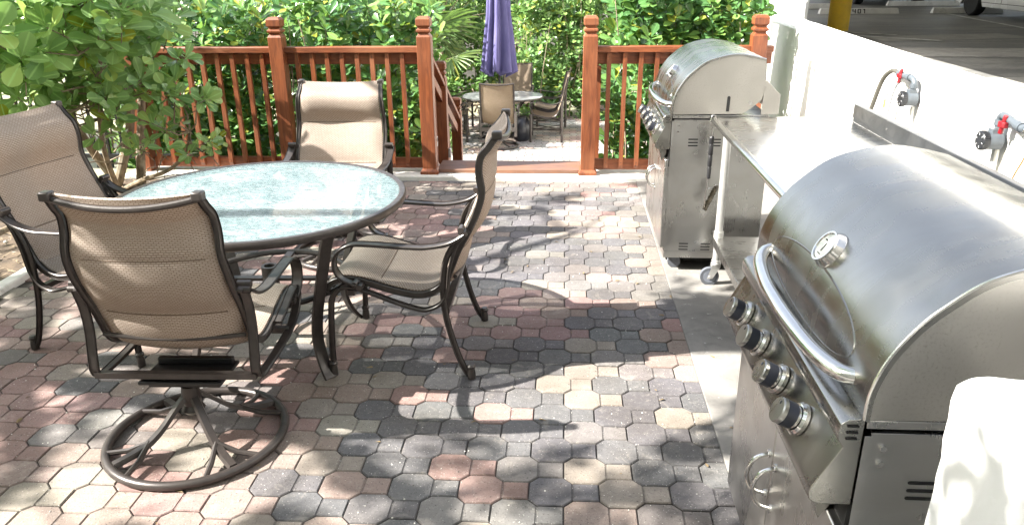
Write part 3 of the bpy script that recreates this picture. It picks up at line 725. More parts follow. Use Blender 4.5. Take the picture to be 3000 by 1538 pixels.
# ------------------------------------------------------------------ steel work table
t = empty('steel_work_table', 'stainless steel work table between the two grills with a lower shelf', 'table', (.775, 2.42, 0))
TW = 1.69; TX = .68
MB().box((.012,0,.858),(TX,TW,.878)).build('table_top', STEEL_X, t, bevel=.002)
MB().tube([(.012,0,.862),(.012,TW,.862)], .019, 18).build('rolled_edge', POLISH, t, smooth=50)
bs = MB().box((TX-.008,-.75,.900),(TX-.004,TW-.12,.966)).box((TX-.004,-.75,.962),(TX+.022,TW-.12,.966)).box((TX-.004,-.75,.879),(TX+.0,TW-.12,.905)).build('backsplash', m_steel('dark_angle', (.20,.205,.21), .38, 'y', .4), t, bevel=.0015)
for k in range(5): MB().tube([(TX-.012,-.55+.42*k,.93),(TX-.007,-.55+.42*k,.93)], .005, 8).build('screw', POLISH, bs)
for x in (.055, TX-.06):
    for y in (.10, TW-.17):
        l_ = MB().tube([(x,y,.125),(x,y,.858)], .0205, 18).build('leg', GALV, t)
        m = MB().lathe([(.026,.250),(.026,.305)], (x,y,0), 18); m.lathe([(.024,.118),(.027,.126),(.022,.135),(.026,.142)], (x,y,0), 16); m.build('collar', GALV, l_)
        c_ = MB(); c_.tube([(x-.03,y-.0125,.050),(x-.03,y+.0125,.050)], .050, 28, 0); c_.tube([(x-.03,y-.0135,.050),(x-.03,y+.0135,.050)], .034, 24, 1); c_.tube([(x-.03,y-.022,.050),(x-.03,y+.022,.050)], .008, 12, 2)
        for s in (-1,1): c_.add([(x-.045,y+s*.018,.040),(x-.015,y+s*.018,.040),(x+.02,y+s*.018,.105),(x+.015,y+s*.018,.118),(x-.022,y+s*.018,.118)], [(0,1,2,3,4)], 2)
        c_.box((x-.024,y-.02,.108),(x+.022,y+.02,.120), 2)
        c_.build('caster', [CAST, m_plain('caster_hub', (.20,.22,.26), .4), GALV], t, smooth=35)
m = MB(); m.box((.03,.08,.262),(TX-.03,TW-.16,.272)); m.box((.028,.08,.225),(.034,TW-.16,.271)); m.build('shelf', STEEL_X, t, bevel=.002)

# grill brush hanging from the table edge
t = empty('grill_brush', 'black handled wire grill brush hanging by a hook from the steel table edge', 'brush', (.770, 4.015, .90))
MB().tube(smoothpath([(-.008,0,-.058),(.004,0,-.070),(.012,0,-.055),(.009,0,-.02),(.002,0,.002),(-.012,0,-.002),(-.02,0,-.03)],4), .0022, 6).build('hook', POLISH, t)
MB().tube([(0,0,-.06),(-.003,0,-.10)], .006, 8).build('hanging_loop', POLISH, t)
MB().lathe([(.008,-.105),(.013,-.112),(.0125,-.14),(.0105,-.145),(.0125,-.15),(.012,-.20),(.0100,-.205),(.012,-.21),(.0115,-.26),(.0095,-.265),(.0115,-.27),(.010,-.325),(.006,-.33)], (-.004,0,0), 14).build('grip', m_plain('black_plastic', (.02,.02,.022), .4), t)
m = MB().tube([(-.008,0,-.33),(-.013,0,-.42),(-.014,0,-.50)], .004, 8); m.tube([(-.009,0,-.345),(-.004,0,-.385),(.022,0,-.375),(.040,0,-.365)], .0035, 8); m.build('wire_frame', POLISH, t)
m = MB(); p0 = Vector((.042,0,-.368)); p1 = Vector((-.012,0,-.50)); ax = (p1-p0).normalized(); u = ax.orthogonal().normalized(); v_ = ax.cross(u)
for k in range(900):
    q = rnd.random(); a = rnd.uniform(0,6.28); d = (u*math.cos(a)+v_*math.sin(a)); c_ = p0.lerp(p1, q) ; e_ = c_ + d*rnd.uniform(.010,.016) + ax*rnd.uniform(-.004,.004); s_ = ax*.0009
    m.add([c_-s_, c_+s_, e_+s_, e_-s_], [(0,1,2,3)])
m.tube([p0,p1], .004, 6); m.build('bristle_coil', m_plain('brass_wire', (.10,.085,.06), .5, .5, .6, 80), t, smooth=0, fixn=False)

# ------------------------------------------------------------------ valves on the wall
PVC = m_plain('grey_pvc', (.085,.10,.115), .45, 0, .25, 30); RED = m_plain('red_plastic', (.22,.004,.010), .45); HOSE = m_plain('grey_hose', (.075,.07,.055), .6); YEL = m_plain('yellow_tag', (.75,.52,.08), .5)
WHT = m_plain('white_pipe', (.72,.71,.66), .5)
def timer_body(t, x, y, z):
    b = MB(); b.tube([(x-.0,y,z),(x-.05,y,z)], .036, 26); b.box((x-.042,y-.02,z-.01),(x-.006,y+.02,z+.046)); b = b.build('timer_body', PVC, t, smooth=35)
    k = MB(); k.lathe([(.036,0),(.037,.006),(.037,.022),(.033,.026),(0,.026)], (0,0,0), 32, M=Matrix.Translation((x-.051,y,z)) @ Matrix.Rotation(-math.pi/2,4,'Y'))
    for q in range(26):
        a = q*2*math.pi/26; k.cbox((x-.066, y+.0375*math.cos(a), z+.0375*math.sin(a)), (.018,.003,.003))
    k = k.build('timer_dial', m_plain('dial_black', (.012,.014,.018), .35), b, smooth=35)
    mm = MB()
    for q in range(6):
        a = q*math.pi/3+.3; Mq = Matrix.Translation((x-.0776, y+.025*math.cos(a), z+.025*math.sin(a))) @ Matrix.Rotation(a,4,'X'); mm.cbox((0,0,0),(.0008,.009,.0022), 0, Mq)
    mm.build('dial_marks', m_plain('mark_white', (.7,.7,.7), .5), k)
def red_handle(t, p):
    h = MB(); h.cbox((0,0,0),(.016,.020,.074), ch=.006, M=Matrix.Translation(p) @ Matrix.Rotation(R(14),4,'X')); h.cbox((0,0,0),(.024,.044,.022), ch=.006, M=Matrix.Translation(p))
    h.build('valve_handle', RED, t, bevel=.003)
Y1 = 4.06; X1 = wx(Y1)
t = empty('gas_valve', 'gas timer valve with red handle and grey hose curving down behind the steel table', 'valve', (X1, Y1, 1.0), group='gas valves on the white wall')
timer_body(t, -.015, 0, -.02)
MB().tube(smoothpath([(-.035,-.0,.02),(-.035,-.01,.055),(-.037,.02,.078),(-.04,.07,.078),(-.04,.16,.078)],5), .015, 14).build('pipe', PVC, t)
for a_ in (((-.04,.04,.078),(-.04,.065,.078)), ((-.035,-.005,.035),(-.035,-.006,.055)), ((-.04,.155,.078),(-.04,.185,.08))): MB().tube(list(a_), .0185, 16).build('coupling', PVC, t)
red_handle(t, (-.052,.135,.075))
MB().tube(smoothpath([(-.04,.18,.08),(-.045,.26,.085),(-.06,.33,.03),(-.075,.37,-.10),(-.085,.39,-.22),(-.09,.40,-.55),(-.09,.40,-.95)],6), .0125, 12).build('hose', HOSE, t)
m = MB().tube(smoothpath([(-.06,.20,.07),(-.062,.215,.0),(-.066,.235,-.06)],4), .003, 6); m.cbox((-.068,.24,-.085),(.006,.022,.045), ch=.002); m.build('cap_tag', YEL, t)
MB().tube([(-.02,.005,-.06),(-.02,.008,-.99)], .010, 10).build('supply_pipe', WHT, t)
Y2 = 3.14; X2 = wx(Y2)
t = empty('gas_valve', 'gas timer valve with a dangling brass cap, nearest the right edge of the photo', 'valve', (X2, Y2, 1.0), group='gas valves on the white wall')
timer_body(t, -.02, 0, -.03)
MB().tube(smoothpath([(-.035,.0,.02),(-.035,.0,.055),(-.037,-.02,.072),(-.04,-.07,.068),(-.04,-.14,.055),(-.04,-.20,.05)],5), .015, 14).build('pipe', PVC, t)
for a_ in (((-.04,-.13,.057),(-.04,-.165,.053)), ((-.035,0,.03),(-.035,0,.052))): MB().tube(list(a_), .019, 16).build('coupling', PVC, t)
red_handle(t, (-.055,-.065,.045))
MB().tube([(-.04,-.20,.05),(-.04,-.26,.045)], .016, 14).build('nipple', POLISH, t)
m = MB().tube(smoothpath([(-.05,-.22,.03),(-.055,-.25,-.03),(-.06,-.225,-.10),(-.062,-.215,-.13)],4), .0035, 6); m.lathe([(.015,-.012),(.017,0),(.010,.016)], (-.062,-.212,-.145), 12); m.lathe([(.013,-.012),(.015,0),(.013,.012)], (-.062,-.26,-.17), 12); m.build('brass_cap', m_plain('old_brass', (.33,.20,.07), .5, .4), t)
MB().tube([(-.022,.004,-.06),(-.022,.006,-.99)], .012, 10).tube([(-.014,.035,-.06),(-.014,.035,-.99)], .008, 8).build('supply_pipe', WHT, t)

# ------------------------------------------------------------------ foliage
def leaf_template(seg, fold=.16, curl=.10):
    T = [(0,.04),(.22,.30),(.48,.78),(.70,1.0),(.88,.80),(.97,.42),(1,.05)] if seg == 6 else [(0,.05),(.35,.55),(.72,1.0),(.93,.65),(1,.06)]
    v = []; f = []
    for x, wd in T:
        z = -curl*x*x
        v += [(x, -.5*wd, z+fold*wd*.5), (x, 0, z), (x, .5*wd, z+fold*wd*.5)]
    for i in range(len(T)-1):
        a = i*3; f += [(a, a+1, a+4, a+3), (a+1, a+2, a+5, a+4)]
    edge = [0.0, 1.0, 0.0]*len(T)
    return np.array(v), np.array(f), np.array(edge)
def leaves_mesh(name, P, D, N, L, Wd, tone, mat, parent=None, seg=6, jitter=.0):
    """one mesh of many leaves: base P, direction D, up N, length L, width Wd, tone 0..1"""
    P = np.array(P, float); D = np.array(D, float); N = np.array(N, float); L = np.array(L, float); Wd = np.array(Wd, float); tone = np.array(tone, float)
    D /= np.linalg.norm(D, axis=1)[:,None]; N = N - D*np.sum(N*D, axis=1)[:,None]; N /= (np.linalg.norm(N, axis=1)[:,None]+1e-9); S = np.cross(N, D)
    v, f, e = leaf_template(seg); k = len(v); n = len(P)
    V = P[:,None,:] + D[:,None,:]*(v[None,:,0:1]*L[:,None,None]) + S[:,None,:]*(v[None,:,1:2]*Wd[:,None,None]) + N[:,None,:]*(v[None,:,2:3]*L[:,None,None])
    V = V.reshape(-1,3); F = (f[None] + (np.arange(n)*k)[:,None,None]).reshape(-1,4)
    me = bpy.data.meshes.new(name); me.vertices.add(len(V)); me.vertices.foreach_set('co', V.ravel())
    me.loops.add(F.size); me.loops.foreach_set('vertex_index', F.ravel().astype(np.int32))
    me.polygons.add(len(F)); me.polygons.foreach_set('loop_start', (np.arange(len(F))*4).astype(np.int32))
    me.update(); me.validate(); me.materials.append(mat)
    me.polygons.foreach_set('use_smooth', np.ones(len(me.polygons), dtype=bool))
    at = me.attributes.new('Col', 'FLOAT_COLOR', 'POINT'); C = np.zeros((n, k, 4)); C[:,:,0] = tone[:,None]; C[:,:,1] = e[None,:]; C[:,:,3] = 1
    at.data.foreach_set('color', C.ravel())
    o = bpy.data.objects.new(name, me); col.objects.link(o)
    if parent: o.parent = parent
    return o
class Leaves:
    def __init__(s, seed=1): s.P=[]; s.D=[]; s.N=[]; s.L=[]; s.W=[]; s.T=[]; s.r = random.Random(seed)
    def rosette(s, c, ax, n, L, ratio=.52, tone=.5, spread=(45,85)):
        r = s.r; ax = Vector(ax).normalized(); u = ax.orthogonal().normalized(); v = ax.cross(u); a0 = r.uniform(0,6.28)
        for k in range(n):
            a = a0 + k*2.4 + r.uniform(-.3,.3); th = R(r.uniform(*spread)) * (.55+.45*k/max(n-1,1))
            rad = u*math.cos(a)+v*math.sin(a); d = ax*math.cos(th)+rad*math.sin(th); d.z -= .12
            nn = ax*math.sin(th) - rad*math.cos(th) + Vector((r.uniform(-.25,.25),r.uniform(-.25,.25),r.uniform(-.1,.25)))
            l_ = L*r.uniform(.7,1.12)
            s.P.append(tuple(Vector(c)+d*.012 - ax*.015*(k//2))); s.D.append(tuple(d)); s.N.append(tuple(nn)); s.L.append(l_); s.W.append(l_*ratio*r.uniform(.88,1.12))
            s.T.append(min(1, max(0, r.gauss(tone, .22))) if r.random() > .02 else 1.0)
    def build(s, name, mat, parent, seg=6): return leaves_mesh(name, s.P, s.D, s.N, s.L, s.W, s.T, mat, parent, seg)

def hedge(name, label, box, n, L, mat, seed, dens_top=1.0, stems=30, seg=4, cat='hedge', per=6, topfn=None, face=None, mid=.5):
    x0,x1,y0,y1,z0,z1 = box; r = random.Random(seed)
    t = empty(name, label, cat, ((x0+x1)/2,(y0+y1)/2,z0)); O = Vector(t.location)
    lv = Leaves(seed); st_ = MB()
    for k in range(stems):
        x, y = r.uniform(x0,x1), r.uniform(y0,y1); p = Vector((x,y,z0)); pts = [p]; q = Vector((r.uniform(-.1,.1), r.uniform(-.1,.1), 1))
        H_ = (z1-z0)*r.uniform(.7,.97)
        for i in range(6):
            q += Vector((r.uniform(-.12,.12), r.uniform(-.12,.12), 0)); q.x -= .25*(pts[-1].x-x); q.y -= .25*(pts[-1].y-y); pts.append(pts[-1]+q.normalized()*H_/6)
        st_.tube([p_-O for p_ in pts], [.013*(1-.12*i) for i in range(7)], 5)
    import mathutils.noise as mn
    c = 0; tries = 0
    while c < n and tries < n*6:
        tries += 1
        x, y = r.uniform(x0,x1), r.uniform(y0,y1); z = z0 + (z1-z0)*(r.random()**.9)
        # more leaves near the front and the top
        fy = (y-y0)/(y1-y0)
        if r.random() < fy*.45: continue
        top = z1 + .16*mn.noise((x*1.6,y*1.6,seed)) + .08*mn.noise((x*5,y*5,seed)) + (topfn(x,y) if topfn else 0)
        if z > top: continue
        if mn.noise((x*2.6+seed,y*2.6,z*2.6)) < -.16: continue
        yy = y + .12*mn.noise((x*2.1,z*2.1,seed+5))
        ax = Vector((r.uniform(-.5,.5), -.45+r.uniform(-.4,.3), .8))
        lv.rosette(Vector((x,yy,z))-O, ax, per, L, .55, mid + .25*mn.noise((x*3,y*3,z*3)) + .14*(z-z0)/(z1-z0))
        if r.random() < .25: st_.tube([Vector((x,yy,z))-O, Vector((x,yy,z))-O-ax.normalized()*.12], .003, 4)
        c += 1
    lv.build('foliage', mat, t, seg); st_.build('stems', BARK, t)
    return t
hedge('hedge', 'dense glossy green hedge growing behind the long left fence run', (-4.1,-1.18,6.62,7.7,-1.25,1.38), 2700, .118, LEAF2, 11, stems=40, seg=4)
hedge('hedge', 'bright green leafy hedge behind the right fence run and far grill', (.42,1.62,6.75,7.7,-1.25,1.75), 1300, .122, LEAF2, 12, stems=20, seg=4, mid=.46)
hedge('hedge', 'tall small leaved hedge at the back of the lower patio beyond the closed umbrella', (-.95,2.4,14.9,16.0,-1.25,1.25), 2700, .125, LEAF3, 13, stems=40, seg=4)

# near shrub at the left
t = empty('leafy_shrub', 'large multi stemmed shrub with thick rounded leaves overhanging the table at the left', 'shrub', (-3.5,5.75,0)); O = Vector(t.location)
lv = Leaves(21); r = random.Random(22); wood = MB()
BL = [((-3.15,4.55,1.50),(.75,.75,.42),.168,92), ((-3.0,5.2,1.46),(.50,.50,.38),.14,86), ((-3.5,5.3,1.3),(.75,.6,.50),.14,100), ((-3.18,5.15,1.0),(.42,.42,.33),.14,54),
      ((-2.72,5.35,.75),(.24,.25,.22),.115,17), ((-2.62,5.35,.42),(.16,.2,.13),.10,8), ((-3.3,4.15,1.15),(.5,.4,.42),.175,34), ((-2.75,5.35,1.10),(.14,.3,.13),.12,6),
      ((-3.25,5.0,.80),(.35,.35,.26),.13,16), ((-2.85,5.1,.52),(.22,.22,.12),.11,6), ((-3.7,4.7,.85),(.45,.5,.45),.15,48), ((-2.75,4.7,1.66),(.38,.45,.18),.14,18)]
trunks = [smoothpath(p, 4) for p in (
    [(-3.52,5.72,0),(-3.40,5.70,.25),(-3.25,5.62,.55),(-3.20,5.5,.9),(-3.3,5.3,1.3),(-3.35,5.0,1.7)],
    [(-3.36,5.80,0),(-3.30,5.78,.3),(-3.22,5.75,.6),(-3.1,5.65,1.0),(-2.9,5.5,1.4),(-2.8,5.4,1.8)],
    [(-3.55,5.80,0),(-3.66,5.72,.3),(-3.72,5.55,.7),(-3.7,5.2,1.1),(-3.55,4.8,1.4),(-3.3,4.5,1.7)],
    [(-3.44,5.70,0),(-3.18,5.55,.12),(-2.92,5.45,.22),(-2.75,5.40,.36),(-2.68,5.38,.52)],
    [(-3.46,5.64,0),(-3.36,5.40,.35),(-3.15,5.1,.75),(-2.95,4.9,1.1),(-2.8,4.8,1.5)],
    [(-3.62,3.55,.02),(-3.40,3.6,.14),(-3.22,3.75,.22),(-3.15,4.1,.25)],
    [(-4.2,4.6,.0),(-4.0,4.6,.4),(-3.7,4.5,.9),(-3.4,4.4,1.4)])]
for i, tr in enumerate(trunks):
    w0 = (.040,.038,.035,.020,.022,.035,.035)[i]; wood.tube([Vector(p)-O for p in tr], [w0*(1-.6*k/len(tr)) for k in range(len(tr))], 9)
allp = [Vector(p) for tr in trunks for p in tr if p[2] > .2]
for (c, e, L, n) in BL:
    for k in range(n):
        while True:
            q = Vector((r.uniform(-1,1), r.uniform(-1,1), r.uniform(-1,1)))
            if q.length < 1: break
        p = Vector((c[0]+q.x*e[0], c[1]+q.y*e[1], c[2]+q.z*e[2]))
        if p.z > 2.1: continue
        ax = Vector((q.x*.6+r.uniform(-.4,.6), q.y*.4-.45+r.uniform(-.4,.3), .65+r.uniform(-.3,.3)))
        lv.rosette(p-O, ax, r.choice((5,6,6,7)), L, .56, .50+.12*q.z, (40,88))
        if r.random() < .55:
            near = min(allp, key=lambda a: (a-p).length + .15*abs(a.z-p.z)); 
            if (near-p).length < .95:
                md = near.lerp(p, .5) + Vector((r.uniform(-.06,.06), r.uniform(-.06,.06), -.05)); 
                wood.tube([near-O, md-O, p-O], [.008,.006,.0035], 5)
        else: wood.tube([p-O, p-O-ax.normalized()*.16], .0035, 5)
# bare twigs low down
for k in range(22):
    a = Vector((r.uniform(-3.6,-2.9), r.uniform(5.2,5.8), r.uniform(.05,.5))); b = a + Vector((r.uniform(-.4,.5), r.uniform(-.3,.2), r.uniform(.0,.3))); wood.tube([a-O, a.lerp(b,.5)-O+Vector((0,0,.03)), b-O], [.006,.005,.003], 5)
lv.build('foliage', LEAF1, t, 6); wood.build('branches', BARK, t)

# black metal picket fence behind the shrub
t = empty('metal_fence', 'black metal picket fence behind the leafy shrub at the left', 'fence', (-5.3,6.42,-.02))
k = 0
for i in range(30):
    x = -1.9 + i*.125
    MB().box((x-.010,-.010,.0),(x+.010,.010,1.22)).build('picket', BLACKMETAL, t, smooth=0)
MB().box((-2.0,-.016,.09),(1.9,.016,.125)).box((-2.0,-.016,1.08),(1.9,.016,1.115)).build('rail', BLACKMETAL, t)

# fan palms behind the stair at the left of the umbrella
def fan_leaf(m_, P0, hub, ax, up, rad, n=26, r=rnd):
    pass
def palm(label, loc, fronds, seed, H=1.3, rad=.55, tone=.5):
    t = empty('fan_palm', label, 'palm', loc, group='fan palms beside the lower patio'); r = random.Random(seed)
    P=[];D=[];N=[];L=[];W=[];T=[]; stem = MB()
    stem.tube([(0,0,0),(.03,.02,H*.3),(.02,.0,H*.55)], [.055,.05,.035], 9)
    for k in range(fronds):
        a = k*2.4 + r.uniform(-.3,.3); el = R(r.uniform(15,75)); d = Vector((math.cos(a)*math.cos(el), math.sin(a)*math.cos(el), math.sin(el)))
        ln = H*.5*r.uniform(.7,1.15); b0 = Vector((.02,0,H*.5)); hub = b0 + d*ln; hub.z -= .08*ln
        stem.tube([b0, b0.lerp(hub,.5)+Vector((0,0,.04)), hub], [.008,.007,.005], 5)
        nrm = Vector((-d.x*.4, -d.y*.4-.35, .8)); nrm = (nrm - d*nrm.dot(d)).normalized(); s = d.cross(nrm)
        nl = 30
        for q in range(nl):
            an = R(-135 + 270*q/(nl-1)); dd = d*math.cos(an)+s*math.sin(an); dd.z -= .28*abs(math.sin(an))+.1
            P.append(tuple(hub)); D.append(tuple(dd)); N.append(tuple(nrm + s*r.uniform(-.3,.3))); L.append(rad*r.uniform(.85,1.1)*(1-.15*abs(an)/2.3)); W.append(.030); T.append(min(1,max(0,r.gauss(tone,.18))))
    v = leaves_mesh('fronds', P, D, N, L, W, T, PALM, t, 4); stem.build('trunk', BARK, t); return t
palm('pale green fan palm with a round spread frond just left of the closed umbrella', (-2.72,13.0,-1.25), 7, 31, 2.3, .50, .75)
palm('drooping fan palm with long thin dark leaflets behind the left stair posts', (-3.3,13.6,-1.25), 14, 32, 2.6, .85, .35)
palm('tall fan palm whose fronds hang above and behind the closed umbrella', (-2.6,16.6,-1.25), 14, 33, 3.3, .8, .45)
hedge('bush', 'low green bush at the foot of the palms left of the lower patio', (-3.2,-1.75,11.9,12.8,-1.25,-.55), 500, .07, LEAF3, 15, stems=8, cat='bush')
m = MB()
for k in range(70):
    a = Vector((r.uniform(-3.6,-1.5), r.uniform(13.2,15.5), -1.25+r.uniform(.0,.25))); b = a+Vector((r.uniform(-.5,.5), r.uniform(-.4,.4), r.uniform(.0,.35))); m.tube([a, a.lerp(b,.5)+Vector((0,0,.06)), b], [.02,.016,.01], 5)
tag(m.build('brush_pile', BARK), 'tangle of dry brown roots and branches under the palms', 'dead branches', kind='stuff')

# ------------------------------------------------------------------ lower patio furniture
ZL = -1.2
def low_chair(label, kind, loc, rz, grp='sling chairs on the lower patio'):
    t = empty('sling_chair', label, 'chair', loc, rz, grp)
    P = [(-.36,1.07),(-.34,.98),(-.31,.85),(-.28,.70),(-.22,.52),(-.16,.43),(-.05,.40),(.08,.42),(.20,.45),(.27,.44)]
    Q = smoothpath(P, 4)
    for s in (-1,1):
        MB().strap(Q, .026, .030, s*.265).build('side_rail', BRONZE, t)
        MB().strap(smoothpath([(-.27,.68),(-.12,.63),(.05,.64),(.22,.66),(.27,.62),(.24,.54),(.2,.47)],4), .03, .014, s*.29).build('armrest', BRONZE_W, t)
        if kind == 'post':
            for f, h in ((-.27,.66),(.25,.44)):
                MB().tube([(f,s*.285,0),(f,s*.285,h),(f,s*.285,h+.03)], [.021,.021,.012], 12).build('leg', BRONZE, t)
        else:
            MB().tube([(-.25,s*.285,.22),(-.25,s*.285,.62)], .022, 10).build('side_post', BRONZE_W, t)
    if kind == 'post':
        m = MB()
        for z in (.12,.30):
            m.tube([(-.27,-.285,z),(.25,.285,z+.08)], .008, 6); m.tube([(-.27,.285,z+.08),(.25,-.285,z)], .008, 6); m.tube([(-.27,-.285,z+.06),(.25,-.285,z-.02)], .008, 6); m.tube([(-.27,-.285,z-.02),(.25,-.285,z+.07)], .008, 6)
        m.build('cross_brace', BRONZE, t)
    else:
        MB().box((-.27,-.285,.30),(-.24,.285,.36)).build('rear_bar', BRONZE_W, t)
        MB().tube([(0,0,.08),(0,0,.33)], .035, 12).build('column', BRONZE, t)
        m = MB()
        for k in range(4):
            a = math.pi/4+k*math.pi/2; m.tube([(0,0,.12),(.15*math.cos(a),.15*math.sin(a),.05),(.28*math.cos(a),.28*math.sin(a),.025)], .014, 8)
        m.build('spokes', BRONZE, t)
        MB().tube([(.29*math.cos(k*math.pi/20),.29*math.sin(k*math.pi/20),.02) for k in range(40)], .02, 8, closed=True).build('base_ring', BRONZE, t)
    pad('backrest', Q[:18], .25, (), t, SLING_L, .004, .0, .02); pad('seat', Q[17:], .25, (), t, SLING_L, .004, .0, .02)
    MB().tube([(-.362-.02*(1-v*v), .265*v, 1.065-.02*(1-v*v)) for v in [k/5-1 for k in range(11)]], .013, 8).build('top_bar', BRONZE, t)
    return t
low_chair('tan sling chair on a ring base in front of the lower table', 'ring', (-1.03,12.52,ZL), R(88))
low_chair('bare tan sling chair behind the lower table under the closed umbrella', 'post', (-.86,14.35,ZL), R(-90))
low_chair('nearer of the two dark framed chairs facing left beside the lower table', 'post', (-.29,13.12,ZL), R(180))
low_chair('farther of the two dark framed chairs facing left beside the lower table', 'post', (-.27,13.85,ZL), R(172))
low_chair('dark framed chair at the left of the lower table half hidden by the stair posts', 'post', (-1.88,13.05,ZL), R(6))
low_chair('sling chair on the lower patio seen through the balusters right of the opening', 'post', (.72,13.9,ZL), R(190))
t = empty('lower_table', 'oval grey glass table on the lower patio under the closed umbrella', 'table', (-1.04,13.35,ZL))
gm = Mat('grey_glass', (.33,.36,.36), .12); gm.b.inputs['Transmission Weight'].default_value = .25
gm.base(gm.mix((.50,.53,.53), (.85,.86,.85), gm.ramp(gm.noise(gm.coord('Object',(2,9,1)), 3, 4), [(.45,0.),(.6,1.)])))
rg_ = []
for z in (.675,.690): rg_.append([(.68*math.copysign(abs(math.cos(a))**.8, math.cos(a)), .50*math.copysign(abs(math.sin(a))**.8, math.sin(a)), z) for a in [k*2*math.pi/40 for k in range(40)]])
MB().loft(rg_).build('glass_top', gm.m, t, smooth=30)
MB().tube([(.69*math.copysign(abs(math.cos(a))**.8, math.cos(a)), .51*math.copysign(abs(math.sin(a))**.8, math.sin(a)), .680) for a in [k*2*math.pi/40 for k in range(40)]], .014, 8, closed=True).build('rim', BRONZE_W, t)
for sx in (-1,1):
    for sy in (-1,1): MB().tube(smoothpath([(sx*.40,sy*.32,.67),(sx*.25,sy*.2,.45),(sx*.22,sy*.18,.25),(sx*.34,sy*.28,.05),(sx*.40,sy*.33,.02)],4), .018, 8).build('leg', BRONZE, t)
t = empty('closed_umbrella', 'closed purple patio umbrella standing in the lower table', 'umbrella', (-1.09,13.35,ZL))
MB().tube([(0,0,.05),(0,0,2.9)], .022, 14).build('pole', BLACKMETAL, t)
cl = Mat('purple_canvas', (.20,.165,.42), .85); cn = cl.noise(cl.coord('Object',(3,3,.6)), 4, 5); cl.base(cl.mix((.095,.085,.215), (.155,.14,.30), cl.ramp(cn, [(.4,0.),(.7,1.)]))); cl.bump(cl.noise(cl.coord('Object',(1,1,1)), 300, 2), .15, .002); cl.translucent((.28,.25,.48), .2)
m = MB(); rings = []; ns = 96
for i, (z, r_, am) in enumerate([(2.85,.05,.0),(2.6,.09,.15),(2.3,.145,.25),(2.0,.155,.27),(1.7,.185,.26),(1.45,.208,.26),(1.25,.222,.28),(1.14,.225,.34),(1.07,.220,.40)]):
    rg2 = []
    for k in range(ns):
        a = 2*math.pi*k/ns; fold = math.cos(8*a + .7*math.sin(3*a+1)+ .15*i); f2 = math.copysign(abs(fold)**.7, fold)
        rr_ = r_*(1+am*f2) * (1+.06*math.sin(2*a+1)); zz_ = z + (.045*(f2) if i >= 8 else 0) + (.02*math.sin(3*a) if i>=7 else 0)
        a2 = a + .09*f2*am/.3
        rg2.append((rr_*math.cos(a2), rr_*math.sin(a2), zz_))
    rings.append(rg2)
m.loft(rings, cap=False); o = m.build('canopy', cl.m, t, smooth=70, fixn=False); sd = o.modifiers.new('s','SOLIDIFY'); sd.thickness = .004
MB().lathe([(.24,0),(.24,.04),(.10,.07),(.05,.10),(.03,.25)], (0,0,0), 24).build('weight_base', BLACKMETAL, t)
tag(MB().lathe([(.11,0),(.15,.05),(.165,.20),(.13,.33),(.08,.38),(.08,.40)], (-.70,13.0,ZL), 24).build('dark_pot', m_plain('dark_glaze', (.02,.022,.03), .35)), 'dark rounded pot standing on the paving under the lower table', 'pot')
t = empty('dark_box', 'small black box with pale marks under the lower table', 'box', (-1.25,13.2,ZL))
MB().box((-.14,-.1,0),(.14,.1,.20)).build('body', BLACKMETAL, t, bevel=.01); MB().box((-.09,-.103,.12),(.07,-.101,.15)).box((-.09,-.103,.06),(.02,-.101,.08)).build('markings', m_plain('pale_mark', (.6,.6,.6), .6), t)

# ------------------------------------------------------------------ garage
ZF = .40
asph = Mat('garage_floor', (.10,.10,.095), .55)
a1 = asph.noise(asph.pos((.45,1.3,1)), 1.1, 7, .65, .8); a2 = asph.noise(asph.pos(), 14, 5, .7)
asph.base(asph.mix(asph.mix((.17,.17,.165), (.30,.295,.275), asph.ramp(a1, [(.42,0.),(.62,1.)])), (.10,.10,.097), asph.ramp(a2, [(.5,0.),(.75,.6)])))
asph.rough(asph.ramp(a1, [(.3,.45),(.7,.7)])); asph.bump(a2, .25, .01)
verts = [(2.0,-6,ZF),(30,-6,ZF),(30,34,ZF),(2.0,34,ZF),(1.0,34,ZF)]
structure(MB().add([(1.80,-6,ZF),(30,-6,ZF),(30,34,ZF),(1.9,34,ZF),(1.9,8.95,ZF),(2.36,8.9,ZF),(2.36,8.0,ZF)], [(0,1,2,3,4,5,6)]).build('garage_floor', asph.m, smooth=0))
PCH = m_concrete('floor_patch', (.42,.41,.38), (.32,.31,.29), False, 1.5); LINE = m_plain('line_paint', (.75,.75,.72), .7, 0, .5, 6)
m = MB()
def strip(m, p, q, w_, z): 
    d = (Vector(q)-Vector(p)).normalized(); s = Vector((-d.y,d.x))*w_/2; p = Vector(p); q = Vector(q)
    m.add([(p.x-s.x,p.y-s.y,z),(q.x-s.x,q.y-s.y,z),(q.x+s.x,q.y+s.y,z),(p.x+s.x,p.y+s.y,z)], [(0,1,2,3)])
for p, q, w_ in (((4.6,8.6),(8.0,8.8),.7), ((4.6,11.5),(9,11.2),1.1), ((6.5,6.6),(11,6.9),.5), ((3.2,6.9),(5.4,7.5),.6), ((5,13.4),(7.5,13.9),.8)): strip(m, p, q, w_, ZF+.004)
structure(m.build('floor_patches', PCH, smooth=0))
m = MB()
for p, q, w_ in (((8.75,19.2),(7.65,8.0),.10), ((5.35,19.9),(4.0,12.0),.10), ((4.6,14.2),(5.9,13.0),.18),((4.3,15.2),(5.6,14.0),.12)): strip(m, p, q, w_, ZF+.009)
structure(m.build('painted_lines', LINE, smooth=0))
YP = Mat('yellow_paint', (.80,.50,.03), .6); yn = YP.noise(YP.pos(), 4, 5, .6); YP.base(YP.mix((.95,.62,.04), (.75,.46,.05), YP.ramp(yn, [(.4,0.),(.75,1.)]))); YP.bump(YP.noise(YP.pos(), 45, 4), .3, .01)
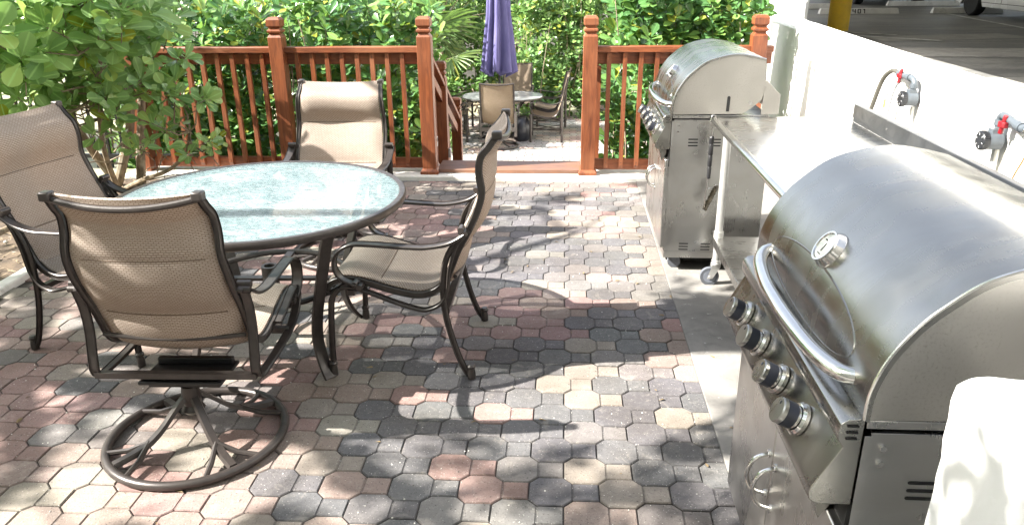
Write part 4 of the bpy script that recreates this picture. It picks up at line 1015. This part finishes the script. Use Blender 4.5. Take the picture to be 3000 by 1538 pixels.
tag(MB().lathe([(.185,0),(.185,2.6)], (4.96,15.05,ZF), 40).build('yellow_column', YP.m, smooth=40), 'round yellow painted column in the parking garage', 'column')
WS = m_concrete('stop_concrete', (.90,.89,.86), (.72,.71,.68), False)
def wheel_stop(label, x, y, L=1.82, num=False, rz=0):
    t = empty('wheel_stop', label, 'wheel stop', (x,y,ZF), rz, 'white concrete wheel stops in the garage')
    MB().loft([[(xx,-.075,0),(xx,.075,0),(xx+e,.045,.125),(xx+e,-.045,.125)] for xx, e in ((-L/2,.03),(L/2,-.03))]).build('block', WS, t, bevel=.008)
    if num:
        m = MB(); s = .0085
        seg = {'4':[(0,.5,0,1),(0,.5,.7,.5),(.7,0,.7,1)], '0':[(0,.06,0,.94),(.7,.06,.7,.94),(.1,1,.6,1),(.1,0,.6,0)], '1':[(.38,0,.38,1),(.15,.85,.38,1)]}
        x_ = -.15
        for ch in '401':
            for a,b,c,d in seg[ch]:
                w_ = .021; hx = .080; hz = .080
                X0,Z0,X1,Z1 = x_+a*hx, .022+b*hz, x_+c*hx, .022+d*hz
                xa,xb = min(X0,X1)-w_/2, max(X0,X1)+w_/2; za,zb = min(Z0,Z1)-w_/2*.7, max(Z0,Z1)+w_/2*.7
                f = lambda z: -.075+.03*z/.125-.008
                m.add([(xa,f(za),za),(xb,f(za),za),(xb,f(zb),zb),(xa,f(zb),zb)], [(0,1,2,3)])
            x_ += .118
        m.build('stall_number', BLACK, t, smooth=0)
    return t
wheel_stop('white wheel stop with the number 401 behind the yellow column', 6.85, 19.5, num=True)
wheel_stop('plain wheel stop just behind the numbered one and the yellow column', 6.0, 21.6, 2.2)
wheel_stop('wheel stop under the dark car in the middle of the garage', 9.6, 22.6, 1.9)
wheel_stop('wheel stop beside the front wheel of the white sedan', 9.35, 19.6, 1.6)
structure(MB().box((1.87,8.95,-1.25),(1.9,34,ZF-.002)).build('retaining_wall', STUCCO, smooth=0))
structure(MB().box((3.1,-6,3.1),(18,30,3.4)).box((3.0,-6,1.95),(3.1,30,3.4)).build('garage_ceiling', STUCCO, smooth=0))  # the hanging edge beam is added to keep sun off the garage floor

def wheel(t, x, y, r=.33, side=-1):
    w_ = MB(); w_.lathe([(r*.62,-.11),(r*.93,-.11),(r,-.08),(r,.08),(r*.93,.11),(r*.62,.11)], (0,0,0), 32, M=Matrix.Translation((x,y,r)) @ Matrix.Rotation(math.pi/2,4,'Y'))
    w_ = w_.build('wheel', RUBBER_B, t)
    m = MB(); m.lathe([(r*.62,.0),(r*.66,.10),(r*.60,.105),(r*.58,.05)], (0,0,0), 32, M=Matrix.Translation((x,y,r)) @ Matrix.Rotation(side*math.pi/2,4,'Y'))
    for k in range(9):
        a = k*2*math.pi/9; Mk = Matrix.Translation((x+side*.085,y,r)) @ Matrix.Rotation(a,4,'X'); m.cbox((0,0,r*.33),(.02,.030,r*.60), 0, Mk)
    m.lathe([(r*.15,.06),(r*.15,.10),(0,.105)], (0,0,0), 16, M=Matrix.Translation((x,y,r)) @ Matrix.Rotation(side*math.pi/2,4,'Y')); m.build('rim', POLISH, w_)
RUBBER_B = m_plain('tyre', (.012,.012,.013), .75, 0, .3, 40)
def car(label, paint, loc, rz, suv=False):
    t = empty('parked_car', label, 'car', loc, rz, 'cars parked in the garage')
    Lh = 2.3; Wd = .90; H1 = .95 if not suv else 1.05; H2 = 1.45 if not suv else 1.75
    # side profile (y forward, z) with wheel arches
    def archp(yc, r=.39):
        return [(yc + r*math.cos(a), .33 + r*math.sin(a)) for a in [math.pi*(1 - k/10) for k in range(11)]]
    prof = [(-Lh,.30),(-1.80,.22)] + [p for p in archp(-1.38) if p[1] >= .2] + [(-.9,.20),(.9,.20)] + [p for p in archp(1.38) if p[1] >= .2] + [(1.9,.22),(Lh,.32),(Lh+.03,.60),(Lh-.12,.82),(1.2,H1),( -1.6 if not suv else -2.15,H1+.06),(-Lh,.92),(-Lh-.04,.6)]
    rings = []
    for x, s in ((-Wd,0),(-Wd*.97,0),(Wd*.97,0),(Wd,0)):
        k = .985 if abs(x) == Wd else 1.0
        rings.append([(x, y*k, .2+(z-.2)*(.97 if abs(x)==Wd else 1)) for y, z in prof])
    body = MB().loft(rings).build('body', paint, t, smooth=40, bevel=.02)
    cab = [(-1.75 if not suv else -2.2,H1),(-1.25 if not suv else -2.05,H2-.05),(-.9,H2),(.2,H2-.02),(1.15,H1)]
    m = MB(); 
    m.loft([[(x, y*(.9 if abs(x)>.6 else 1), z) for y, z in cab] for x in (-.68,-.60,.60,.68)]); 
    m.build('cabin_glass', m_plain('car_glass', (.02,.025,.03), .08), t, smooth=30)
    MB().box((-.60,-1.2 if not suv else -2.0,H2-.01),(.60,.15,H2+.03)).build('roof', paint, t, bevel=.02)
    for yc in (-1.38,1.38):
        for sx in (-1,1): wheel(t, sx*.80, yc, .33, sx)
    for sx in (-1,1):
        m = MB(); X_ = sx*(Wd+.001)
        for y in (-.75,.15,1.0): m.box((X_-.002,y-.006,.30),(X_+.002,y+.006,H1-.02))
        m.box((X_-.002,-.75,.295),(X_+.002,1.0,.305)); m.build('door_seams', BLACK, body, smooth=0)
    for sx in (-1,1):
        for y in (-.55,.30): MB().box((sx*(Wd+.012)-.012,y-.09,.78),(sx*(Wd+.012)+.012,y+.09,.81)).build('door_handle', paint, body, bevel=.006)
        MB().box((sx*.78-.14,-Lh-.055,.72),(sx*.78+.12,-Lh-.02,.90)).build('tail_light', m_plain('tail_red', (.35,.01,.01), .25), body, bevel=.01)
        MB().lathe([(.045,0),(.045,.012),(0,.014)], (0,0,0), 20, M=Matrix.Translation((sx*.72,-Lh-.038,.46)) @ Matrix.Rotation(math.pi/2,4,'X')).build('round_reflector', m_plain('reflector_red', (.25,.01,.03), .25), body)
        MB().box((sx*.70-.18,Lh-.04,.60),(sx*.70+.14,Lh+.035,.72)).build('headlight', m_plain('lamp_clear', (.6,.6,.6), .1), body, bevel=.01)
    MB().box((-.85,-Lh-.06,.34),(.85,-Lh-.02,.62)).build('rear_bumper', paint, body, bevel=.03)
    return t
WHITE_P = m_plain('white_car_paint', (.75,.76,.77), .22, 0, .05, 3, 0, **{'Coat Weight': .8}); DARK_P = m_plain('dark_car_paint', (.03,.035,.045), .25, .2, .2, 3, 0)
car('white sedan parked at the top right of the photo beside a wheel stop', WHITE_P, (9.95,17.45,ZF), R(1))
car('dark car parked deep in the garage behind the wheel stops', DARK_P, (9.1,24.9,ZF), R(-4))
car('white car with a round red reflector whose rear corner shows above the parapet wall', WHITE_P, (2.86,15.15,ZF), 0, True)

# ------------------------------------------------------------------ unseen building added behind the camera to darken the steel reflections
structure(MB().box((-12,-5.3,-1.2),(12,-5.0,7.5)).build('added_facade', m_stucco('facade', (.55,.52,.46)), smooth=0))

# ------------------------------------------------------------------ unseen tree added overhead at the left, crown shaped to dapple the patio
def shade_at(x, y):  # wanted shade over the ground; crown leaves are placed to cast it
    if x > 1.2: return (.25 if y < 1.75 and x > 1.7 else .9) if y < 3.1 else .14
    if .50 < x and 3.12 < y < 3.72: return 1.3  # extra leaves added to carry the chair's shadow onto the concrete
    if x > .55 and y < 2.75: return .86
    if x < -1.7: return .55 if y < 4.2 else .12
    if y < 2.36: return .88 if x > -.9 else .6
    if y < 4.35: return .02 if x > -1.3 else .15
    return .22
import mathutils.noise as mnz
t = empty('added_shade_tree', 'unseen leafy tree added left of the patio, its crown shaped to dapple the paving', 'tree', (-6.6,.8,0)); O = Vector(t.location)
lv = Leaves(51); r = random.Random(52); tips = []
for k in range(5200):
    x, y = r.uniform(-5.0,4.6), r.uniform(-.6,7.4); s_ = shade_at(x, y)
    nz = .5 + .72*mnz.noise((x*1.1,y*1.5,3.3)) + .26*mnz.noise((x*2.8,y*3.6,7.7))
    if nz > .12 + s_*.98 and s_ < 1: continue
    if s_ < 1 and r.random() > (.50 if s_ > .8 else .36): continue
    h = r.uniform(3.0,4.6) + .25*max(0, -x)*0
    p = Vector((x-1.15*h, y-.33*h, h))
    tips.append(p)
    for q in range(2):
        pp = p + Vector((r.uniform(-.12,.12), r.uniform(-.12,.12), r.uniform(-.1,.1)))
        lv.rosette(pp-O, (r.uniform(-.5,.5), r.uniform(-.5,.5), 1), 6, .125, .5, .5, (50,90))
lv.build('crown', LEAF2, t, 4)
tk = MB(); trunk = smoothpath([(0,0,-1.2),(.05,.1,0),(.1,.3,1.2),(.3,.7,2.2),(.7,1.1,3.0)], 4); tk.tube(trunk, [.20-.006*i for i in range(len(trunk))], 12)
hub = Vector(trunk[-1]); limbs = []
for a in range(7):
    an = a*2*math.pi/7; e = hub + Vector((2.4*math.cos(an), 2.0*math.sin(an), .9)); pm = hub.lerp(e,.5)+Vector((0,0,.3)); tk.tube([hub, pm, e], [.07,.05,.03], 8); limbs += [pm, e]
for p in tips[::4]:
    q = p-O; n_ = min(limbs, key=lambda a: (a-q).length)
    if (n_-q).length < 1.6: tk.tube([n_, n_.lerp(q,.5)+Vector((0,0,-.05)), q], [.014,.009,.004], 4)
tk.build('trunk', BARK, t)

hedge('hedge', 'unseen tree line added far left of the patio to darken steel reflections', (-13.2,-11.2,-6,13,-1.25,5.2), 2600, .34, LEAF3, 61, stems=20, seg=4, cat='tree line')  # unseen greenery added so the lids mirror dark leaves instead of sky
tag(MB().box((-9,19.0,-1.25),(1.8,19.2,1.6)).build('backdrop_wall', CONC, smooth=0), 'backdrop wall added behind the lower patio to brighten the gaps between leaves', 'wall')  # backdrop added so bright spots show through the hedge

# small fallen leaves and grit on the paving
fl = Leaves(71); r = random.Random(72)
for k in range(120):
    x, y = r.uniform(-2.9,.75), r.uniform(1.2,5.95); a = r.uniform(0,6.28); l_ = r.uniform(.012,.035)
    fl.P.append((x,y,.004)); fl.D.append((math.cos(a),math.sin(a),r.uniform(0,.15))); fl.N.append((r.uniform(-.3,.3),r.uniform(-.3,.3),1)); fl.L.append(l_); fl.W.append(l_*.4); fl.T.append(r.random())
o = leaves_mesh('fallen_leaves', fl.P, fl.D, fl.N, fl.L, fl.W, fl.T, m_plain('dry_leaf', (.28,.20,.10), .8, 0, .6, 12), None, 4); tag(o, 'tiny dry leaves and petals scattered over the paving', 'fallen leaves', kind='stuff')
gr = MB()
for k in range(700):
    x, y = r.uniform(-2.9,.85), r.uniform(1.2,5.95); q = r.uniform(.0015,.004)
    gr.add([(x-q,y,.001),(x,y-q,.001),(x+q,y,.001),(x,y+q,.001),(x,y,.001+q)], [(0,1,4),(1,2,4),(2,3,4),(3,0,4)])
tag(gr.build('grit', CURB, smooth=0), 'pale grit scattered in the paver joints', 'grit', kind='stuff')

hedge('hedge', 'shaded green growth behind the palms left of the lower patio', (-6.5,-1.0,16.9,18.2,-1.25,1.1), 2200, .14, LEAF3, 63, stems=20, seg=4)

low_chair('second dark framed sling chair at the left of the lower table, farther back', 'post', (-1.95,13.9,ZL), R(-8))
